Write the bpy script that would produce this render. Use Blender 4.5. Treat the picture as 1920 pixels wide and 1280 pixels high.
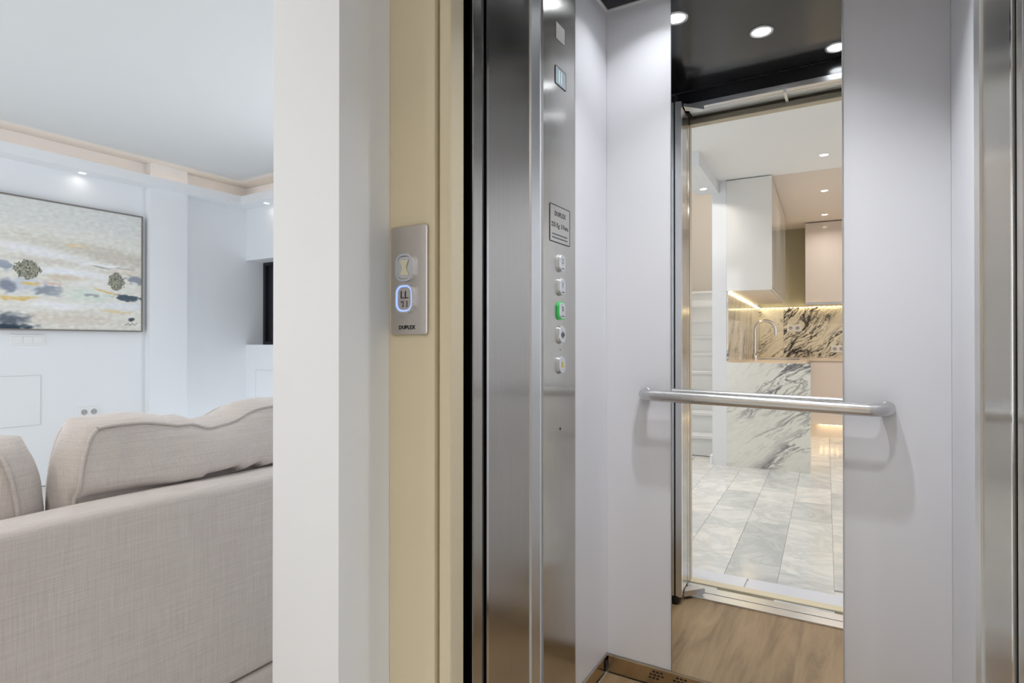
import bpy, bmesh, math, random
from mathutils import Vector, Matrix, noise

for o in list(bpy.data.objects):
    bpy.data.objects.remove(o, do_unlink=True)
SC = bpy.context.scene
COL = SC.collection
R = math.radians
random.seed(7)

# ------------------------------------------------------------------ camera, world, big lights, exposure
CAM_H = 1.02
cam_d = bpy.data.cameras.new('camera')
cam_d.sensor_width = 36.0
cam_d.lens = 36.0 * 1100.0 / 1920.0
cam_d.clip_start = 0.02
cam = bpy.data.objects.new('camera', cam_d)
COL.objects.link(cam)
cam.location = (0, 0, CAM_H)
cam.rotation_euler = (R(90.26), 0, R(30.58))
SC.camera = cam

world = bpy.data.worlds.new('world')
SC.world = world
world.use_nodes = True
world.node_tree.nodes['Background'].inputs[0].default_value = (0.86, 0.93, 1.0, 1)
world.node_tree.nodes['Background'].inputs[1].default_value = 1.0

SC.view_settings.view_transform = 'Standard'
SC.view_settings.look = 'None'
SC.view_settings.gamma = 1.0
SC.view_settings.exposure = 0.45
SC.view_settings.use_curve_mapping = False
try:
    SC.cycles.max_bounces = 12
    SC.cycles.diffuse_bounces = 6
    SC.cycles.glossy_bounces = 8
    SC.cycles.transmission_bounces = 6
    SC.cycles.sample_clamp_indirect = 6.0
    SC.cycles.caustics_reflective = False
    SC.cycles.caustics_refractive = False
    SC.cycles.use_denoising = True
except Exception:
    pass


def area_light(name, loc, rot, sx, sy, power, color, spread=180):
    d = bpy.data.lights.new(name, 'AREA')
    d.shape = 'RECTANGLE'
    d.size, d.size_y = sx, sy
    d.energy = power
    d.color = color
    d.spread = R(spread)
    o = bpy.data.objects.new(name, d)
    COL.objects.link(o)
    o.location = loc
    o.rotation_euler = rot
    return o


# terrace daylight from behind the camera; hall and garden lamps are added fill
area_light('living_window_daylight', (-3.9, -1.55, 1.25), (R(90), 0, 0), 1.6, 2.0, 36, (0.90, 0.95, 1.0))
area_light('hall_fill_light', (1.33, -0.75, 1.35), (R(90), 0, R(90)), 1.9, 1.7, 2.0, (0.97, 0.98, 1.0))  # added fill from the right to brighten hall and cabin
area_light('garden_fill_light', (-2.35, 3.28, 1.25), (R(-90), 0, 0), 2.2, 2.0, 22, (0.93, 0.965, 1.0))  # added fill for painting wall, ceiling and sofa that misses the pier front


# ------------------------------------------------------------------ frames (the house is not quite square with the lift)
class Frame:
    def __init__(s, ox, oy, deg):
        s.ox, s.oy, s.a = ox, oy, R(deg)

    def w(s, p):
        c, n = math.cos(s.a), math.sin(s.a)
        return (s.ox + p[0] * c - p[1] * n, s.oy + p[0] * n + p[1] * c, p[2])


W = Frame(0, 0, 0)                       # lift
LV = Frame(0, 0, -1.2)                   # living room
KT = Frame(-0.957, -1.724, -2.4)         # hall and kitchen

BASE = {}


# ------------------------------------------------------------------ mesh builder
class MB:
    def __init__(s):
        s.v, s.f, s.sm = [], [], []

    def add(s, vs, fs, smooth=False):
        n = len(s.v)
        s.v += [tuple(v) for v in vs]
        s.f += [tuple(i + n for i in f) for f in fs]
        s.sm += [smooth] * len(fs)
        return s

    def box(s, lo, hi, bev=0.0, seg=2):
        x0, y0, z0 = lo
        x1, y1, z1 = hi
        if bev <= 0:
            vs = [(x0, y0, z0), (x1, y0, z0), (x1, y1, z0), (x0, y1, z0), (x0, y0, z1), (x1, y0, z1), (x1, y1, z1), (x0, y1, z1)]
            fs = [(0, 3, 2, 1), (4, 5, 6, 7), (0, 1, 5, 4), (1, 2, 6, 5), (2, 3, 7, 6), (3, 0, 4, 7)]
            return s.add(vs, fs)
        bm = bmesh.new()
        bmesh.ops.create_cube(bm, size=1)
        for v in bm.verts:
            v.co = Vector(((x0 + x1) / 2 + v.co.x * (x1 - x0), (y0 + y1) / 2 + v.co.y * (y1 - y0), (z0 + z1) / 2 + v.co.z * (z1 - z0)))
        bmesh.ops.bevel(bm, geom=list(bm.edges), offset=bev, segments=seg, profile=0.5, affect='EDGES')
        bm.verts.index_update()
        s.add([v.co[:] for v in bm.verts], [[v.index for v in f.verts] for f in bm.faces], seg > 2)
        bm.free()
        return s

    def quad(s, a, b, c, d):
        return s.add([a, b, c, d], [(0, 1, 2, 3)])

    def tube(s, path, r, n=14, caps=True):
        pts = [Vector(p) for p in path]
        rr = r if isinstance(r, (list, tuple)) else [r] * len(pts)
        rings = []
        prev = None
        for i, p in enumerate(pts):
            t = (pts[min(i + 1, len(pts) - 1)] - pts[max(i - 1, 0)]).normalized()
            if prev is None:
                up = Vector((0, 0, 1)) if abs(t.z) < 0.9 else Vector((1, 0, 0))
                u = t.cross(up).normalized()
            else:
                u = (prev - t * prev.dot(t)).normalized()
            w_ = t.cross(u).normalized()
            prev = u
            rings.append([p + (u * math.cos(2 * math.pi * k / n) + w_ * math.sin(2 * math.pi * k / n)) * rr[i] for k in range(n)])
        vs = [v[:] for ring in rings for v in ring]
        fs = []
        for i in range(len(rings) - 1):
            for k in range(n):
                fs.append((i * n + k, i * n + (k + 1) % n, (i + 1) * n + (k + 1) % n, (i + 1) * n + k))
        s.add(vs, fs, True)
        if caps:
            s.add([v[:] for v in rings[0]], [tuple(reversed(range(n)))])
            s.add([v[:] for v in rings[-1]], [tuple(range(n))])
        return s

    def lathe(s, c, prof, axis='z', n=28):
        """prof: list of (radius, offset along axis)"""
        vs, fs = [], []
        for r, h in prof:
            for k in range(n):
                a = 2 * math.pi * k / n
                p, q = r * math.cos(a), r * math.sin(a)
                if axis == 'z':
                    vs.append((c[0] + p, c[1] + q, c[2] + h))
                elif axis == 'x':
                    vs.append((c[0] + h, c[1] + p, c[2] + q))
                else:
                    vs.append((c[0] + q, c[1] + h, c[2] + p))
        for i in range(len(prof) - 1):
            for k in range(n):
                fs.append((i * n + k, i * n + (k + 1) % n, (i + 1) * n + (k + 1) % n, (i + 1) * n + k))
        return s.add(vs, fs, True)

    def prism(s, poly, c0, c1, axis):
        """extrude 2-D polygon along an axis; poly is in the two other axes (cyclic order y,z / x,z / x,y)"""
        def P(a, b, c):
            return {'x': (c, a, b), 'y': (a, c, b), 'z': (a, b, c)}[axis]
        n = len(poly)
        vs = [P(a, b, c0) for a, b in poly] + [P(a, b, c1) for a, b in poly]
        fs = [tuple(reversed(range(n))), tuple(range(n, 2 * n))]
        for i in range(n):
            fs.append((i, (i + 1) % n, n + (i + 1) % n, n + i))
        return s.add(vs, fs)


def tag(o, label=None, cat=None, group=None, kind=None):
    if label:
        o['label'] = label
    if cat:
        o['category'] = cat
    if group:
        o['group'] = group
    if kind:
        o['kind'] = kind
    return o


def build(name, mb, mat, fr=W, parent=None, label=None, cat=None, group=None, kind=None):
    me = bpy.data.meshes.new(name)
    if parent is None:
        xs, ys, zs = zip(*mb.v)
        base = ((min(xs) + max(xs)) / 2, (min(ys) + max(ys)) / 2, min(zs))
    else:
        base = BASE[parent.as_pointer()]
    me.from_pydata([(x - base[0], y - base[1], z - base[2]) for x, y, z in mb.v], [], mb.f)
    me.polygons.foreach_set('use_smooth', mb.sm)
    bm = bmesh.new()
    bm.from_mesh(me)
    bmesh.ops.recalc_face_normals(bm, faces=bm.faces)
    bm.to_mesh(me)
    bm.free()
    me.update()
    o = bpy.data.objects.new(name, me)
    COL.objects.link(o)
    if mat:
        me.materials.append(mat)
    if parent is None:
        o.location = fr.w(base)
        o.rotation_euler = (0, 0, fr.a)
    else:
        o.parent = parent
    BASE[o.as_pointer()] = base
    return tag(o, label, cat, group, kind)


def thing(name, base, fr, label, cat, group=None, kind=None):
    o = bpy.data.objects.new(name, None)
    o.empty_display_size = 0.05
    COL.objects.link(o)
    o.location = fr.w(base)
    o.rotation_euler = (0, 0, fr.a)
    BASE[o.as_pointer()] = tuple(base)
    return tag(o, label, cat, group, kind)


def box(name, lo, hi, mat, fr=W, parent=None, bev=0.0, **k):
    return build(name, MB().box(lo, hi, bev), mat, fr, parent, **k)


def struct(name, mb, mat, fr=W, parent=None, label=None):
    return build(name, mb, mat, fr, parent, label=label, kind='structure' if parent is None else None)


# ------------------------------------------------------------------ materials
def new_mat(name):
    m = bpy.data.materials.new(name)
    m.use_nodes = True
    nt = m.node_tree
    b = nt.nodes['Principled BSDF']
    return m, nt, b


def srgb(r, g, b):
    f = lambda c: (c / 255 / 12.92) if c / 255 <= 0.04045 else ((c / 255 + 0.055) / 1.055) ** 2.4
    return (f(r), f(g), f(b), 1)


def N(nt, t, **k):
    n = nt.nodes.new(t)
    for a, v in k.items():
        setattr(n, a, v)
    return n


def ramp(nt, stops):
    n = nt.nodes.new('ShaderNodeValToRGB')
    cr = n.color_ramp
    while len(cr.elements) < len(stops):
        cr.elements.new(0.5)
    for e, (p, c) in zip(cr.elements, stops):
        e.position = p
        e.color = c if len(c) == 4 else (*c, 1)
    return n


def mapped(nt, scale=(1, 1, 1), rot=(0, 0, 0), coord='Object', loc=(0, 0, 0)):
    tc = N(nt, 'ShaderNodeTexCoord')
    mp = N(nt, 'ShaderNodeMapping')
    mp.inputs['Scale'].default_value = scale
    mp.inputs['Rotation'].default_value = rot
    mp.inputs['Location'].default_value = loc
    nt.links.new(tc.outputs[coord], mp.inputs['Vector'])
    return mp


def nz(nt, vec, scale, detail=4, rough=0.55, dist=0.0):
    n = N(nt, 'ShaderNodeTexNoise')
    n.inputs['Scale'].default_value = scale
    n.inputs['Detail'].default_value = detail
    n.inputs['Roughness'].default_value = rough
    n.inputs['Distortion'].default_value = dist
    nt.links.new(vec, n.inputs['Vector'])
    return n


def mixc(nt, fac, a, b, mode='MIX'):
    n = N(nt, 'ShaderNodeMix', data_type='RGBA', blend_type=mode)
    for sock, v in ((n.inputs[0], fac), (n.inputs[6], a), (n.inputs[7], b)):
        if hasattr(v, 'links') or hasattr(v, 'is_linked'):
            nt.links.new(v, sock)
        else:
            sock.default_value = v
    return n.outputs[2]


def mth(nt, op, a, b=None):
    n = N(nt, 'ShaderNodeMath', operation=op)
    for i, v in enumerate((a, b)):
        if v is None:
            continue
        if hasattr(v, 'is_linked'):
            nt.links.new(v, n.inputs[i])
        else:
            n.inputs[i].default_value = v
    return n.outputs[0]


def plain(name, col, rough=0.5, metal=0.0, spec=0.5, var=0.03, vscale=3.0, bump=0.0, bscale=120.0, coat=0.0):
    m, nt, b = new_mat(name)
    mp = mapped(nt)
    n = nz(nt, mp.outputs[0], vscale, 3)
    dark = tuple(c * (1 - var) for c in col[:3]) + (1,)
    lite = tuple(min(1, c * (1 + var)) for c in col[:3]) + (1,)
    nt.links.new(mixc(nt, n.outputs[0], dark, lite), b.inputs['Base Color'])
    b.inputs['Roughness'].default_value = rough
    b.inputs['Metallic'].default_value = metal
    b.inputs['Specular IOR Level'].default_value = spec
    if coat:
        b.inputs['Coat Weight'].default_value = coat
        b.inputs['Coat Roughness'].default_value = 0.05
    if bump:
        n2 = nz(nt, mp.outputs[0], bscale, 4)
        bp = N(nt, 'ShaderNodeBump')
        bp.inputs['Strength'].default_value = bump
        bp.inputs['Distance'].default_value = 0.002
        nt.links.new(n2.outputs[0], bp.inputs['Height'])
        nt.links.new(bp.outputs[0], b.inputs['Normal'])
    return m


def emit(name, col, strength):
    m, nt, b = new_mat(name)
    b.inputs['Base Color'].default_value = (*col, 1)
    b.inputs['Emission Color'].default_value = (*col, 1)
    b.inputs['Emission Strength'].default_value = strength
    return m


def brushed(name, col, rough=0.2, streak=0.12, axis='z', tangent=None):
    m, nt, b = new_mat(name)
    sc = {'z': (160, 160, 1.2), 'x': (1.2, 160, 160), 'y': (160, 1.2, 160)}[axis]
    mp = mapped(nt, sc)
    n = nz(nt, mp.outputs[0], 3.0, 5, 0.6)
    mp2 = mapped(nt)
    n2 = nz(nt, mp2.outputs[0], 4.0, 3)
    a = tuple(c * (1 - streak) for c in col) + (1,)
    c = tuple(min(1, v * (1 + streak)) for v in col) + (1,)
    nt.links.new(mixc(nt, n.outputs[0], a, c), b.inputs['Base Color'])
    b.inputs['Metallic'].default_value = 1
    r1 = mth(nt, 'MULTIPLY', n2.outputs[0], 0.12)
    nt.links.new(mth(nt, 'ADD', r1, rough - 0.06), b.inputs['Roughness'])
    if tangent:
        b.inputs['Anisotropic'].default_value = 0.85
        cx_ = N(nt, 'ShaderNodeCombineXYZ')
        for i_ in range(3):
            cx_.inputs[i_].default_value = tangent[i_]
        nt.links.new(cx_.outputs[0], b.inputs['Tangent'])
    bp = N(nt, 'ShaderNodeBump')
    bp.inputs['Strength'].default_value = 0.05
    bp.inputs['Distance'].default_value = 0.001
    nt.links.new(n.outputs[0], bp.inputs['Height'])
    nt.links.new(bp.outputs[0], b.inputs['Normal'])
    return m


def veined(name, base, vein, rot, stretch, rough=0.12, amount=1.0, seed=0.0):
    m, nt, b = new_mat(name)
    mp = mapped(nt, (1, 1, 1), (0, 0, 0), loc=(seed, seed * 0.7, seed * 1.3))
    warp = nz(nt, mp.outputs[0], 2.2, 3, 0.5)
    tc2 = N(nt, 'ShaderNodeMapping')
    tc2.inputs['Rotation'].default_value = rot
    add = N(nt, 'ShaderNodeVectorMath', operation='MULTIPLY_ADD')
    nt.links.new(warp.outputs[1], add.inputs[0])
    add.inputs[1].default_value = (0.22, 0.22, 0.22)
    nt.links.new(mp.outputs[0], add.inputs[2])
    nt.links.new(add.outputs[0], tc2.inputs['Vector'])
    st = N(nt, 'ShaderNodeMapping')
    st.inputs['Scale'].default_value = stretch
    nt.links.new(tc2.outputs[0], st.inputs['Vector'])
    n1 = nz(nt, st.outputs[0], 1.5, 7, 0.62, 0.5)
    rid = mth(nt, 'ABSOLUTE', mth(nt, 'SUBTRACT', n1.outputs[0], 0.5))
    v1 = ramp(nt, [(0.0, (1, 1, 1)), (0.012, (0.8, 0.8, 0.8)), (0.035, (0, 0, 0))])
    nt.links.new(rid, v1.inputs[0])
    n2 = nz(nt, st.outputs[0], 3.6, 5, 0.6, 0.8)
    rid2 = mth(nt, 'ABSOLUTE', mth(nt, 'SUBTRACT', n2.outputs[0], 0.47))
    v2 = ramp(nt, [(0.0, (0.9, 0.9, 0.9)), (0.014, (0.5, 0.5, 0.5)), (0.04, (0, 0, 0))])
    nt.links.new(rid2, v2.inputs[0])
    # dense bundles of veins only where a broad mask is high
    stm = N(nt, 'ShaderNodeMapping')
    stm.inputs['Scale'].default_value = tuple(s * 0.55 for s in stretch)
    stm.inputs['Location'].default_value = (3.1, 1.7, 0.4)
    nt.links.new(tc2.outputs[0], stm.inputs['Vector'])
    mk = nz(nt, stm.outputs[0], 1.3, 2, 0.5)
    mr = ramp(nt, [(0.49, (0.08, 0.08, 0.08)), (0.60, (1, 1, 1))])
    nt.links.new(mk.outputs[0], mr.inputs[0])
    both = mth(nt, 'MAXIMUM', v1.outputs[0], v2.outputs[0])
    f = mth(nt, 'MULTIPLY', mth(nt, 'MULTIPLY', both, mr.outputs[0]), amount)
    cl = nz(nt, mp.outputs[0], 5, 4)
    bs = mixc(nt, cl.outputs[0], tuple(c * 0.93 for c in base[:3]) + (1,), base)
    nt.links.new(mixc(nt, f, bs, vein), b.inputs['Base Color'])
    b.inputs['Roughness'].default_value = rough
    return m


def tile_marble():
    m, nt, b = new_mat('floor_marble')
    oi = N(nt, 'ShaderNodeObjectInfo')
    tc = N(nt, 'ShaderNodeTexCoord')
    off = N(nt, 'ShaderNodeVectorMath', operation='MULTIPLY_ADD')
    nt.links.new(tc.outputs['Object'], off.inputs[0])
    off.inputs[1].default_value = (1, 1, 1)
    sc = N(nt, 'ShaderNodeVectorMath', operation='SCALE')
    sc.inputs[0].default_value = (37.0, 19.0, 11.0)
    nt.links.new(oi.outputs['Random'], sc.inputs['Scale'])
    nt.links.new(sc.outputs[0], off.inputs[2])
    n1 = nz(nt, off.outputs[0], 3.2, 6, 0.6, 1.6)
    rid = mth(nt, 'ABSOLUTE', mth(nt, 'SUBTRACT', n1.outputs[0], 0.5))
    v = ramp(nt, [(0.0, srgb(203, 205, 205)), (0.07, srgb(219, 219, 217)), (0.2, srgb(230, 229, 226))])
    nt.links.new(rid, v.inputs[0])
    tone = ramp(nt, [(0.0, (0.77, 0.785, 0.79)), (0.3, (0.87, 0.88, 0.88)), (0.5, (0.96, 0.96, 0.95)), (0.8, (1, 1, 0.985)), (1.0, (1.0, 0.965, 0.94))])
    nt.links.new(oi.outputs['Random'], tone.inputs[0])
    nt.links.new(mixc(nt, 1.0, v.outputs[0], tone.outputs[0], 'MULTIPLY'), b.inputs['Base Color'])
    b.inputs['Roughness'].default_value = 0.14
    return m


def oak():
    m, nt, b = new_mat('oak_laminate')
    mp = mapped(nt, (9, 0.9, 9))
    n = nz(nt, mp.outputs[0], 2.4, 8, 0.62, 0.7)
    mp2 = mapped(nt, (70, 2.4, 70))
    n2 = nz(nt, mp2.outputs[0], 2.0, 4, 0.6)
    mp3 = mapped(nt, (3, 1.6, 3))
    n3 = nz(nt, mp3.outputs[0], 1.6, 3)
    r = ramp(nt, [(0.3, srgb(104, 80, 54)), (0.48, srgb(154, 127, 92)), (0.72, srgb(180, 153, 114))])
    nt.links.new(n.outputs[0], r.inputs[0])
    g = mixc(nt, mth(nt, 'MULTIPLY', n2.outputs[0], 0.30), r.outputs[0], srgb(120, 96, 66))
    g2 = mixc(nt, mth(nt, 'MULTIPLY', n3.outputs[0], 0.4), g, srgb(150, 126, 98))
    nt.links.new(g2, b.inputs['Base Color'])
    b.inputs['Roughness'].default_value = 0.38
    return m


def linen():
    m, nt, b = new_mat('linen_upholstery')
    mpa = mapped(nt, (330, 330, 7))
    a = nz(nt, mpa.outputs[0], 1.3, 4, 0.7)
    mpb = mapped(nt, (7, 7, 330))
    c = nz(nt, mpb.outputs[0], 1.3, 4, 0.7)
    big = nz(nt, mapped(nt).outputs[0], 9, 4)
    s = mth(nt, 'ADD', mth(nt, 'MULTIPLY', a.outputs[0], 0.5), mth(nt, 'MULTIPLY', c.outputs[0], 0.5))
    r = ramp(nt, [(0.36, srgb(186, 178, 174)), (0.5, srgb(202, 195, 191)), (0.66, srgb(214, 209, 205))])
    nt.links.new(s, r.inputs[0])
    col = mixc(nt, mth(nt, 'MULTIPLY', big.outputs[0], 0.35), r.outputs[0], srgb(192, 181, 175))
    nt.links.new(col, b.inputs['Base Color'])
    b.inputs['Roughness'].default_value = 0.92
    b.inputs['Sheen Weight'].default_value = 0.25
    bp = N(nt, 'ShaderNodeBump')
    bp.inputs['Strength'].default_value = 0.2
    bp.inputs['Distance'].default_value = 0.002
    nt.links.new(s, bp.inputs['Height'])
    nt.links.new(bp.outputs[0], b.inputs['Normal'])
    return m


M = {}
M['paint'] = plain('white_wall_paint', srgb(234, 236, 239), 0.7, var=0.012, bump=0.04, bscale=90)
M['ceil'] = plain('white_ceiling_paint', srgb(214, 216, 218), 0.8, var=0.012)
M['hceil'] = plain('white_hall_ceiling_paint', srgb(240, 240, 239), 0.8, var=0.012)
M['kceil'] = plain('kitchen_ceiling_warm_light', srgb(226, 216, 206), 0.7, var=0.012)  # warm kitchen light put into the ceiling colour
M['stairpaint'] = plain('greige_stairwell_paint', srgb(214, 208, 200), 0.7, var=0.012)
M['olive'] = plain('shaded_kitchen_wall_paint', srgb(176, 170, 146), 0.6, var=0.02)  # shade on the end wall put into this olive tone
M['laminate'] = plain('white_cabin_laminate', srgb(232, 232, 236), 0.33, var=0.01, vscale=2)
M['cream'] = plain('cream_powder_coat', srgb(216, 204, 176), 0.38, var=0.012)
M['steel'] = brushed('brushed_steel', (0.55, 0.54, 0.515), 0.2, 0.12, 'z', (0, 1, 0))
M['steel_x'] = plain('satin_rail_steel', (0.62, 0.61, 0.60, 1), 0.27, 1.0, var=0.01)
M['chrome'] = plain('polished_metal', (0.8, 0.8, 0.8, 1), 0.12, 1.0, var=0.02)
M['alu'] = plain('anodised_aluminium', (0.74, 0.755, 0.77, 1), 0.28, 1.0, var=0.03)
M['plate'] = brushed('call_plate_steel', (0.62, 0.57, 0.53), 0.3, 0.05)
M['black'] = plain('black_rubber', (0.008, 0.008, 0.009, 1), 0.5, var=0.1)
M['void'] = plain('dark_shaft', (0.0015, 0.0015, 0.0015, 1), 0.9, spec=0.02, var=0.1)  # near-black colour stands in for the darkness of the unlit shaft
M['gloss_black'] = plain('gloss_black_ceiling', (0.012, 0.012, 0.014, 1), 0.16, var=0.1, spec=0.7)
M['oak'] = oak()
M['linen'] = linen()
M['tile'] = tile_marble()
M['stairstone'] = plain('white_stair_marble', srgb(232, 232, 230), 0.25, var=0.05, vscale=7)
M['grout'] = plain('tile_grout', srgb(216, 213, 206), 0.8, var=0.03)
M['thresh'] = plain('pale_blue_grey_stone', srgb(214, 216, 224), 0.25, var=0.03)
M['gloss_white'] = plain('gloss_white_lacquer', srgb(232, 230, 226), 0.08, var=0.008, coat=0.5)
M['gloss_beige'] = plain('gloss_beige_lacquer', srgb(222, 210, 201), 0.1, var=0.008, coat=0.5)
M['carcass'] = plain('satin_cabinet_board', srgb(228, 222, 214), 0.5, var=0.01)
M['worktop'] = plain('beige_worktop_stone', srgb(214, 196, 176), 0.2, var=0.05, vscale=9)
M['waterfall'] = veined('white_marble_grey_vein', srgb(236, 234, 226), srgb(84, 86, 94), (0, R(36), 0), (0.9, 1, 4.2), 0.14, 0.95, 0.35)
M['splash_back'] = veined('cream_marble_dark_vein', srgb(234, 227, 208), srgb(52, 48, 48), (0, R(46), 0), (1.3, 1, 6.4), 0.1, 1.25, 2.3)
M['splash_side'] = veined('grey_marble_streaked', srgb(226, 219, 206), srgb(92, 82, 80), (R(55), 0, 0), (1, 2.2, 8.5), 0.1, 1.2, 5.2)
M['white_plastic'] = plain('white_plastic', srgb(232, 232, 232), 0.4, var=0.01)
M['button'] = plain('satin_button_metal', (0.66, 0.67, 0.70, 1), 0.3, 0.85, var=0.02)
M['ink'] = plain('dark_print', (0.02, 0.02, 0.022, 1), 0.5, var=0.05)
M['ink2'] = plain('grey_print', (0.10, 0.10, 0.10, 1), 0.5, var=0.05)
M['ivory'] = plain('ivory_symbol', srgb(214, 208, 180), 0.5, var=0.02)
M['yellow'] = plain('yellow_symbol', srgb(232, 208, 60), 0.5, var=0.02)
M['green_glow'] = emit('green_button_ring', (0.06, 0.5, 0.12), 0.3)
M['blue_glow'] = emit('blue_button_ring', (0.34, 0.48, 1.0), 0.6)
M['screen'] = emit('pale_lcd', (0.36, 0.42, 0.46), 0.1)
M['screen_dig'] = emit('lcd_segments', (0.45, 0.75, 0.65), 0.5)
M['lamp_w'] = emit('cool_lamp_lens', (0.92, 0.96, 1.0), 14)
M['lamp_y'] = emit('warm_lamp_lens', (1.0, 0.93, 0.82), 9)
M['lamp_s'] = emit('small_warm_lamp_lens', (1.0, 0.95, 0.88), 4)
M['led'] = emit('warm_led_strip', (1.0, 0.80, 0.50), 2.5)
M['led_bead'] = emit('warm_led_bead', (1.0, 0.86, 0.55), 30)
M['dark_glass'] = plain('dark_window_glass', (0.025, 0.025, 0.035, 1), 0.08, var=0.1)
M['dark_frame'] = plain('black_window_frame', (0.01, 0.01, 0.012, 1), 0.4, var=0.1)
M['frame_grey'] = plain('grey_picture_frame', srgb(120, 114, 108), 0.5, var=0.03)
M['joint'] = plain('shadow_joint', srgb(218, 217, 213), 0.8, var=0.02)
M['wood_leg'] = plain('dark_wood_leg', srgb(70, 52, 38), 0.5, var=0.1)
m_, nt_, b_ = new_mat('mirror_silver')
b_.inputs['Base Color'].default_value = (0.97, 0.975, 0.97, 1)
b_.inputs['Metallic'].default_value = 1
b_.inputs['Roughness'].default_value = 0.0
M['mirror'] = m_
m_, nt_, b_ = new_mat('clear_glass')
b_.inputs['Transmission Weight'].default_value = 1
b_.inputs['Roughness'].default_value = 0.0
b_.inputs['IOR'].default_value = 1.1
M['glass'] = m_


# ------------------------------------------------------------------ text helper (lettering as thin mesh)
def text_mb(txt, size, origin, ux, uz, nrm, thick=0.0006, align='CENTER', spacing=1.0, bold=0.0):
    cu = bpy.data.curves.new('lettering', 'FONT')
    cu.body = txt
    cu.size = size
    cu.align_x = align
    cu.align_y = 'CENTER'
    cu.space_character = spacing
    cu.resolution_u = 2
    cu.offset = bold
    ob = bpy.data.objects.new('lettering', cu)
    COL.objects.link(ob)
    dg = bpy.context.evaluated_depsgraph_get()
    me = bpy.data.meshes.new_from_object(ob.evaluated_get(dg))
    o, x, z, n = Vector(origin), Vector(ux), Vector(uz), Vector(nrm)
    vs = [(o + x * v.co.x + z * v.co.y + n * thick)[:] for v in me.vertices]
    fs = [tuple(p.vertices) for p in me.polygons]
    bpy.data.objects.remove(ob, do_unlink=True)
    bpy.data.curves.remove(cu)
    bpy.data.meshes.remove(me)
    return MB().add(vs, fs)


def rrect(w, h, r, n=6):
    pts = []
    for cx, cy, a0 in ((w / 2 - r, h / 2 - r, 0), (-w / 2 + r, h / 2 - r, 90), (-w / 2 + r, -h / 2 + r, 180), (w / 2 - r, -h / 2 + r, 270)):
        for k in range(n + 1):
            a = R(a0 + 90 * k / n)
            pts.append((cx + r * math.cos(a), cy + r * math.sin(a)))
    return pts


def pad(origin, ux, uz, nrm, w, h, r, d0, d1, chamfer=0.0):
    """rounded rectangle slab standing off a face from d0 to d1 along the normal"""
    o, x, z, n = Vector(origin), Vector(ux), Vector(uz), Vector(nrm)
    p0 = rrect(w, h, r)
    rings = [(p0, d0), (p0, d1 - chamfer)]
    if chamfer:
        rings.append((rrect(w - 2 * chamfer, h - 2 * chamfer, max(r - chamfer, 1e-4)), d1))
    k = len(p0)
    vs, fs = [], []
    for pts, d in rings:
        vs += [(o + x * a + z * b + n * d)[:] for a, b in pts]
    for i in range(len(rings) - 1):
        for j in range(k):
            fs.append((i * k + j, i * k + (j + 1) % k, (i + 1) * k + (j + 1) % k, (i + 1) * k + j))
    fs.append(tuple(range((len(rings) - 1) * k, len(rings) * k)))
    fs.append(tuple(reversed(range(k))))
    return MB().add(vs, fs)


def ringpad(origin, ux, uz, nrm, w, h, r, t, d0, d1):
    o, x, z, n = Vector(origin), Vector(ux), Vector(uz), Vector(nrm)
    a = rrect(w, h, r)
    b = rrect(w - 2 * t, h - 2 * t, max(r - t, 1e-4))
    k = len(a)
    vs = []
    for pts, d in ((a, d0), (a, d1), (b, d1), (b, d0)):
        vs += [(o + x * p + z * q + n * d)[:] for p, q in pts]
    fs = []
    for i in range(4):
        i2 = (i + 1) % 4
        for j in range(k):
            fs.append((i * k + j, i * k + (j + 1) % k, i2 * k + (j + 1) % k, i2 * k + j))
    return MB().add(vs, fs)


def stroke_mb(origin, ux, uz, nrm, polys, thick=0.0006):
    o, x, z, n = Vector(origin), Vector(ux), Vector(uz), Vector(nrm)
    mb = MB()
    for poly in polys:
        mb.add([(o + x * a + z * b + n * thick)[:] for a, b in poly], [tuple(range(len(poly)))])
    return mb


def downlight(p, fr, label, group, cool=False, power=6.0, r=0.036, spread=130, lens=None):
    t = thing('ceiling_downlight', p, fr, label, 'downlight', group)
    x, y, z = p
    build('trim_ring', MB().lathe(p, [(r * 0.74, 0.012), (r * 0.76, -0.002), (r * 0.9, -0.005), (r, -0.004), (r * 1.02, 0.0), (r * 1.02, 0.004)]), M['alu'] if cool else M['white_plastic'], fr, t)
    lm = MB().lathe((x, y, z - 0.004), [(0.0005, 0), (r * 0.4, 0.0), (r * 0.74, 0.0015)])
    build('lamp_lens', lm, lens or (M['lamp_w'] if cool else M['lamp_y']), fr, t)
    d = bpy.data.lights.new('downlight_beam', 'AREA')
    d.shape = 'DISK'
    d.size = r * 1.1
    d.energy = power
    d.spread = R(spread)
    d.color = (0.93, 0.96, 1.0) if cool else (1.0, 0.955, 0.90)
    lo = bpy.data.objects.new('downlight_beam', d)
    COL.objects.link(lo)
    lo.parent = t
    lo.location = (0, 0, -0.007)
    return t


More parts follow.
